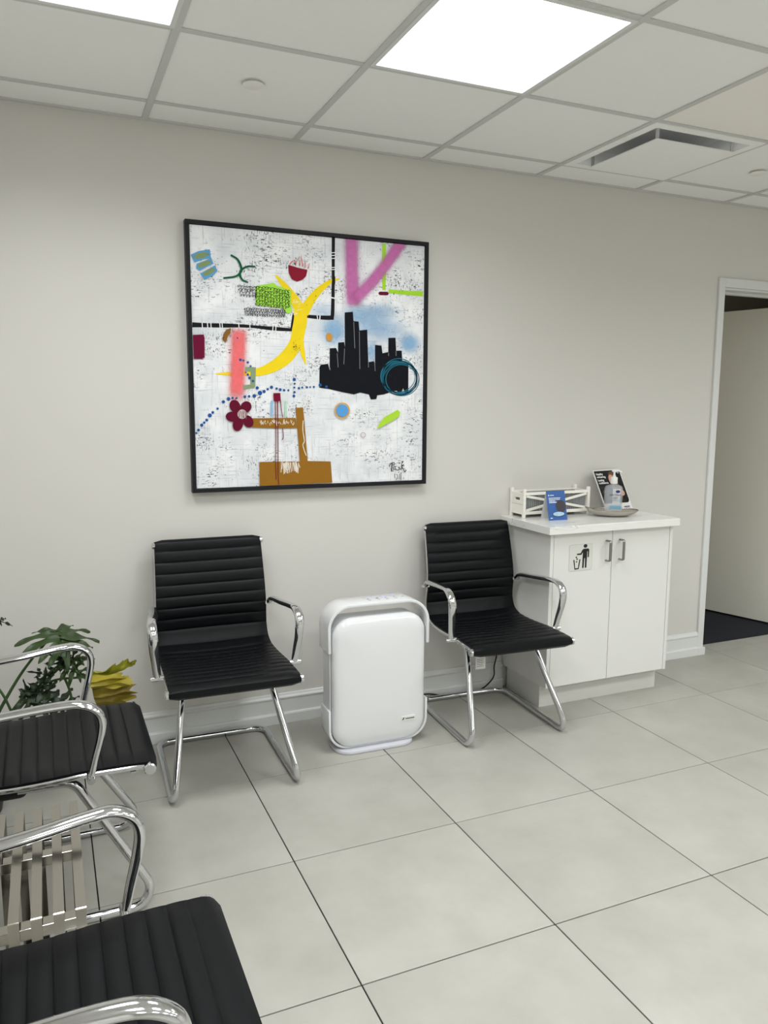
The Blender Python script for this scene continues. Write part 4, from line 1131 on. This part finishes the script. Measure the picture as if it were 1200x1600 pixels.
# dots
dots = [(80, 1045, 5), (90, 1031, 7), (105, 1008, 8), (117, 996, 6), (129, 984, 7), (143, 962, 10), (157, 948, 7), (180, 930, 6), (207, 898, 8), (231, 884, 9), (250, 880, 6), (269, 880, 5), (308, 874, 7), (328, 872, 6), (352, 870, 9), (379, 856, 11), (398, 849, 8), (366, 832, 8), (415, 838, 6), (433, 829, 8), (457, 835, 6), (474, 840, 7), (492, 843, 6), (512, 843, 5), (540, 792, 8), (542, 812, 5), (540, 830, 5), (541, 852, 6), (538, 870, 7), (562, 833, 6), (577, 830, 5), (600, 829, 5), (615, 828, 4), (632, 827, 5), (662, 818, 8), (691, 826, 7), (287, 700, 7), (302, 703, 5), (322, 712, 6), (335, 730, 5), (274, 597, 4)]
# coral spray under the bracket and dots
spray('coral_spray_stroke', [([(281, 545), (278, 640), (274, 740), (270, 905)], 54)], spray_mat('coral_spray', (252, 112, 116), 0.92))
Pm().stroke([(310, 745), (350, 745)], 22, False).stroke([(348, 735), (345, 828)], 24, False).stroke([(352, 824), (300, 830)], 18, False).done('sage_bracket', (140, 158, 124))
d_ = Pm()
for (x, yy, r) in dots + [(313, 760, 4), (322, 770, 6), (330, 785, 7), (346, 800, 6)]:
    d_.mb = MB(); d_.ell(x, yy, r * 0.95, n=12); d_.done('blue_dot', (34, 86, 154))
Pm().ell(706, 592, 15, 20, -0.2).done('ochre_dot', (208, 150, 66))
# blue pods
Pm().poly([(55, 203), (92, 186), (145, 178), (150, 218), (118, 224), (72, 240)]).poly([(82, 246), (120, 232), (152, 218), (161, 245), (128, 262), (96, 280), (80, 268)]).poly([(100, 292), (135, 272), (168, 254), (181, 278), (160, 302), (118, 322)]).done('blue_pods', (96, 160, 208))
Pm().ell(103, 207, 36, 13, -0.22).ell(118, 247, 34, 12, -0.4).ell(141, 285, 32, 12, -0.5).done('olive_centres', (132, 152, 104))
Pm().stroke([(243, 204), (275, 225), (292, 262), (290, 285), (265, 306), (208, 314)], [8, 10, 11, 11, 9, 9]).stroke([(358, 259), (325, 258), (297, 272), (286, 295), (298, 322), (325, 334)], [8, 9, 10, 11, 9, 7]).done('green_cross', (24, 92, 60))
Pm().poly([(515, 250), (560, 264), (605, 274), (598, 304), (582, 320), (555, 330), (530, 318), (517, 290)]).done('maroon_bowl', (140, 28, 48))
Pm().stroke([(522, 248), (530, 236), (545, 228), (548, 252), (562, 215), (568, 255), (576, 206), (582, 258), (596, 226), (594, 262), (614, 244), (608, 268)], 5, False).done('red_flames', (222, 104, 100))
# lime field with black scribble
Pm().poly([(358, 352), (400, 344), (440, 338), (462, 350), (500, 362), (528, 372), (526, 420), (530, 470), (508, 480), (490, 455), (420, 448), (360, 440)]).done('lime_field', (164, 222, 76))
s_ = Pm(); rr = random.Random(9)
def scrib(x0, y0, x1, y1, amp, step, w):
    pts = []; nst = max(2, int((x1 - x0) / step)) * 4
    for k in range(nst):
        t = k / nst; th = k * PI / 2 + rr.uniform(-0.5, 0.5); a = amp * rr.uniform(0.5, 1.15)
        pts.append((x0 + (x1 - x0) * t + a * math.cos(th) + rr.uniform(-1.5, 1.5), y0 + (y1 - y0) * t + a * math.sin(th) + rr.uniform(-2, 2)))
    s_.stroke(pts, w, True, 2)
for k in range(4): scrib(274 + 4 * k, 352 + 14 * k, 372, 360 + 14 * k, 7, 13, 2.3)
for k in range(6): scrib(360, 356 + 16 * k, 524, 380 + 15 * k, 8.5, 13, 2.6)
for k in range(3): scrib(304 + 3 * k, 458 + 13 * k, 506 - 3 * k, 470 + 13 * k, 6.5, 11, 2.3)
s_.done('black_scribble', (26, 26, 28))
Pm().ell(440, 345, 14, 9).ell(514, 467, 15, 13).done('lime_spots', (168, 228, 82))
Pm().poly([(64, 583), (115, 581), (119, 600), (119, 690), (105, 696), (68, 696)]).done('crimson_block', (110, 16, 52))
Pm().poly([(203, 604), (207, 580), (222, 557), (244, 551), (240, 575), (228, 590), (220, 617), (208, 612)]).done('brown_mark', (140, 98, 44))
# brown chair shape
Pm().poly([(340, 975), (545, 973), (552, 1020), (450, 1022), (340, 1018)]).poly([(545, 927), (580, 923), (586, 990), (600, 1175), (708, 1177), (715, 1276), (376, 1292), (374, 1180), (470, 1178), (564, 1178), (552, 1010)]).done('brown_chair_shape', (152, 106, 34))
q_ = Pm(); rr = random.Random(12)
for k in range(46):
    x = rr.uniform(378, 540); yy = 990 + rr.uniform(-12, 8); q_.stroke([(x, yy), (x + rr.uniform(-6, 10), yy + rr.uniform(6, 14))], 2.4, False)
for k in range(34):
    x = rr.uniform(476, 560); q_.stroke([(x, rr.uniform(1176, 1190)), (x + rr.uniform(-4, 8), rr.uniform(1205, 1238))], 3, False)
q_.stroke([(580, 985), (578, 1030), (585, 1080), (578, 1100), (586, 1130), (594, 1150)], 4)
q_.done('white_scrapes', (232, 224, 210))
fl_ = Pm()
for (x, yy, rx, ry, ro) in ((260, 918, 25, 30, -0.35), (312, 922, 25, 28, 0.6), (250, 968, 33, 24, 0.1), (274, 1004, 24, 32, 0.25), (322, 990, 24, 30, -0.5), (290, 955, 28, 28, 0)): fl_.ell(x, yy, rx, ry, ro)
fl_.done('maroon_flower', (100, 14, 44))
q_ = Pm().ell(294, 956, 22, 22)
q_.done('flower_centre', (206, 192, 190))
q_ = Pm()
for k in range(8): q_.stroke([(276 + 5 * k, 940 + rr.uniform(-4, 4)), (280 + 5 * k + rr.uniform(-5, 5), 976 + rr.uniform(-6, 6))], 2.2, False)
q_.done('flower_scratches', (130, 90, 92))
Pm().poly([(440, 857), (473, 856), (475, 892), (460, 897), (442, 894)]).done('crimson_square', (122, 16, 50))
Pm().stroke([(449, 890), (451, 1060), (450, 1180), (452, 1262)], [4, 3.5, 3, 3]).stroke([(460, 890), (461, 1050), (461, 1200), (463, 1286)], [5, 4, 3.5, 3]).stroke([(474, 890), (477, 930), (484, 972)], [5, 3.5, 3]).stroke([(483, 1022), (486, 1060), (482, 1076)], [3.5, 3.5, 5]).done('crimson_drips', (112, 20, 48))
Pm().stroke([(433, 892), (432, 965)], 9, False).done('pale_blue_dash', (140, 190, 228))
Pm().stroke([(498, 892), (497, 965)], 7, False).done('mint_dash', (176, 222, 190))
Pm().ell(763, 938, 28, 29).done('blue_disc', (92, 160, 220))
Pm().ring(763, 938, 33, 6, 30, 35).done('ochre_ring', (214, 164, 88))
Pm().poly([(925, 1021), (940, 995), (962, 968), (995, 950), (1022, 934), (1035, 944), (1032, 962), (1000, 985), (965, 1002), (940, 1018)]).done('lime_leaf_mark', (178, 222, 62))
Pm().ring(860, 1052, 11, 3, 20).done('grey_ring', (186, 160, 164))
# signature, traced in pen strokes
sn = Pm()
def sig(pts, w): sn.stroke([(960 + x / 8, 1140 + y / 8) for (x, y) in pts], w)
sig([(278, 350), (268, 500), (250, 670)], 4); sig([(180, 490), (190, 410), (270, 350), (350, 335), (362, 400), (320, 440)], 3.4)
sig([(410, 520), (350, 485), (318, 540), (345, 592), (400, 555), (425, 600), (480, 616), (545, 585), (550, 500), (500, 520)], 3.0)
sig([(540, 520), (565, 570), (640, 565)], 3); sig([(660, 320), (636, 400), (640, 560)], 3); sig([(720, 390), (645, 480), (705, 590), (755, 680), (790, 620)], 3.4)
for (x, a, b2) in ((370, 740, 910), (480, 780, 950), (425, 900, 1000), (560, 740, 960), (610, 700, 990), (705, 880, 940)): sig([(x, a), (x + 4, (a + b2) / 2), (x, b2)], 2.2)
sn.done('signature', (24, 24, 26))
# black nicks and specks scattered over the ground
q_ = Pm(); rr = random.Random(21)
for (cx, cy, sx, sy, nn) in ((600, 905, 22, 30, 26), (550, 640, 18, 28, 26), (370, 600, 40, 40, 16), (190, 600, 22, 30, 10), (1010, 330, 40, 50, 22), (880, 300, 50, 60, 14), (640, 690, 40, 50, 20), (300, 1130, 50, 60, 14), (960, 1075, 60, 30, 16), (200, 230, 60, 40, 8), (640, 420, 30, 40, 12), (1090, 300, 30, 60, 12), (780, 1090, 60, 60, 12), (1080, 920, 30, 50, 10), (200, 1240, 60, 30, 8), (470, 150, 80, 40, 8)):
    for k in range(nn):
        x = rr.gauss(cx, sx * 0.6); yy = rr.gauss(cy, sy * 0.6); a = rr.uniform(0, 6.28); l = rr.uniform(2, 7)
        q_.stroke([(x, yy), (x + l * math.cos(a), yy + l * math.sin(a) * 0.6)], rr.uniform(1.5, 3), False)
q_.done('black_nicks', (34, 35, 38))['kind'] = 'stuff'
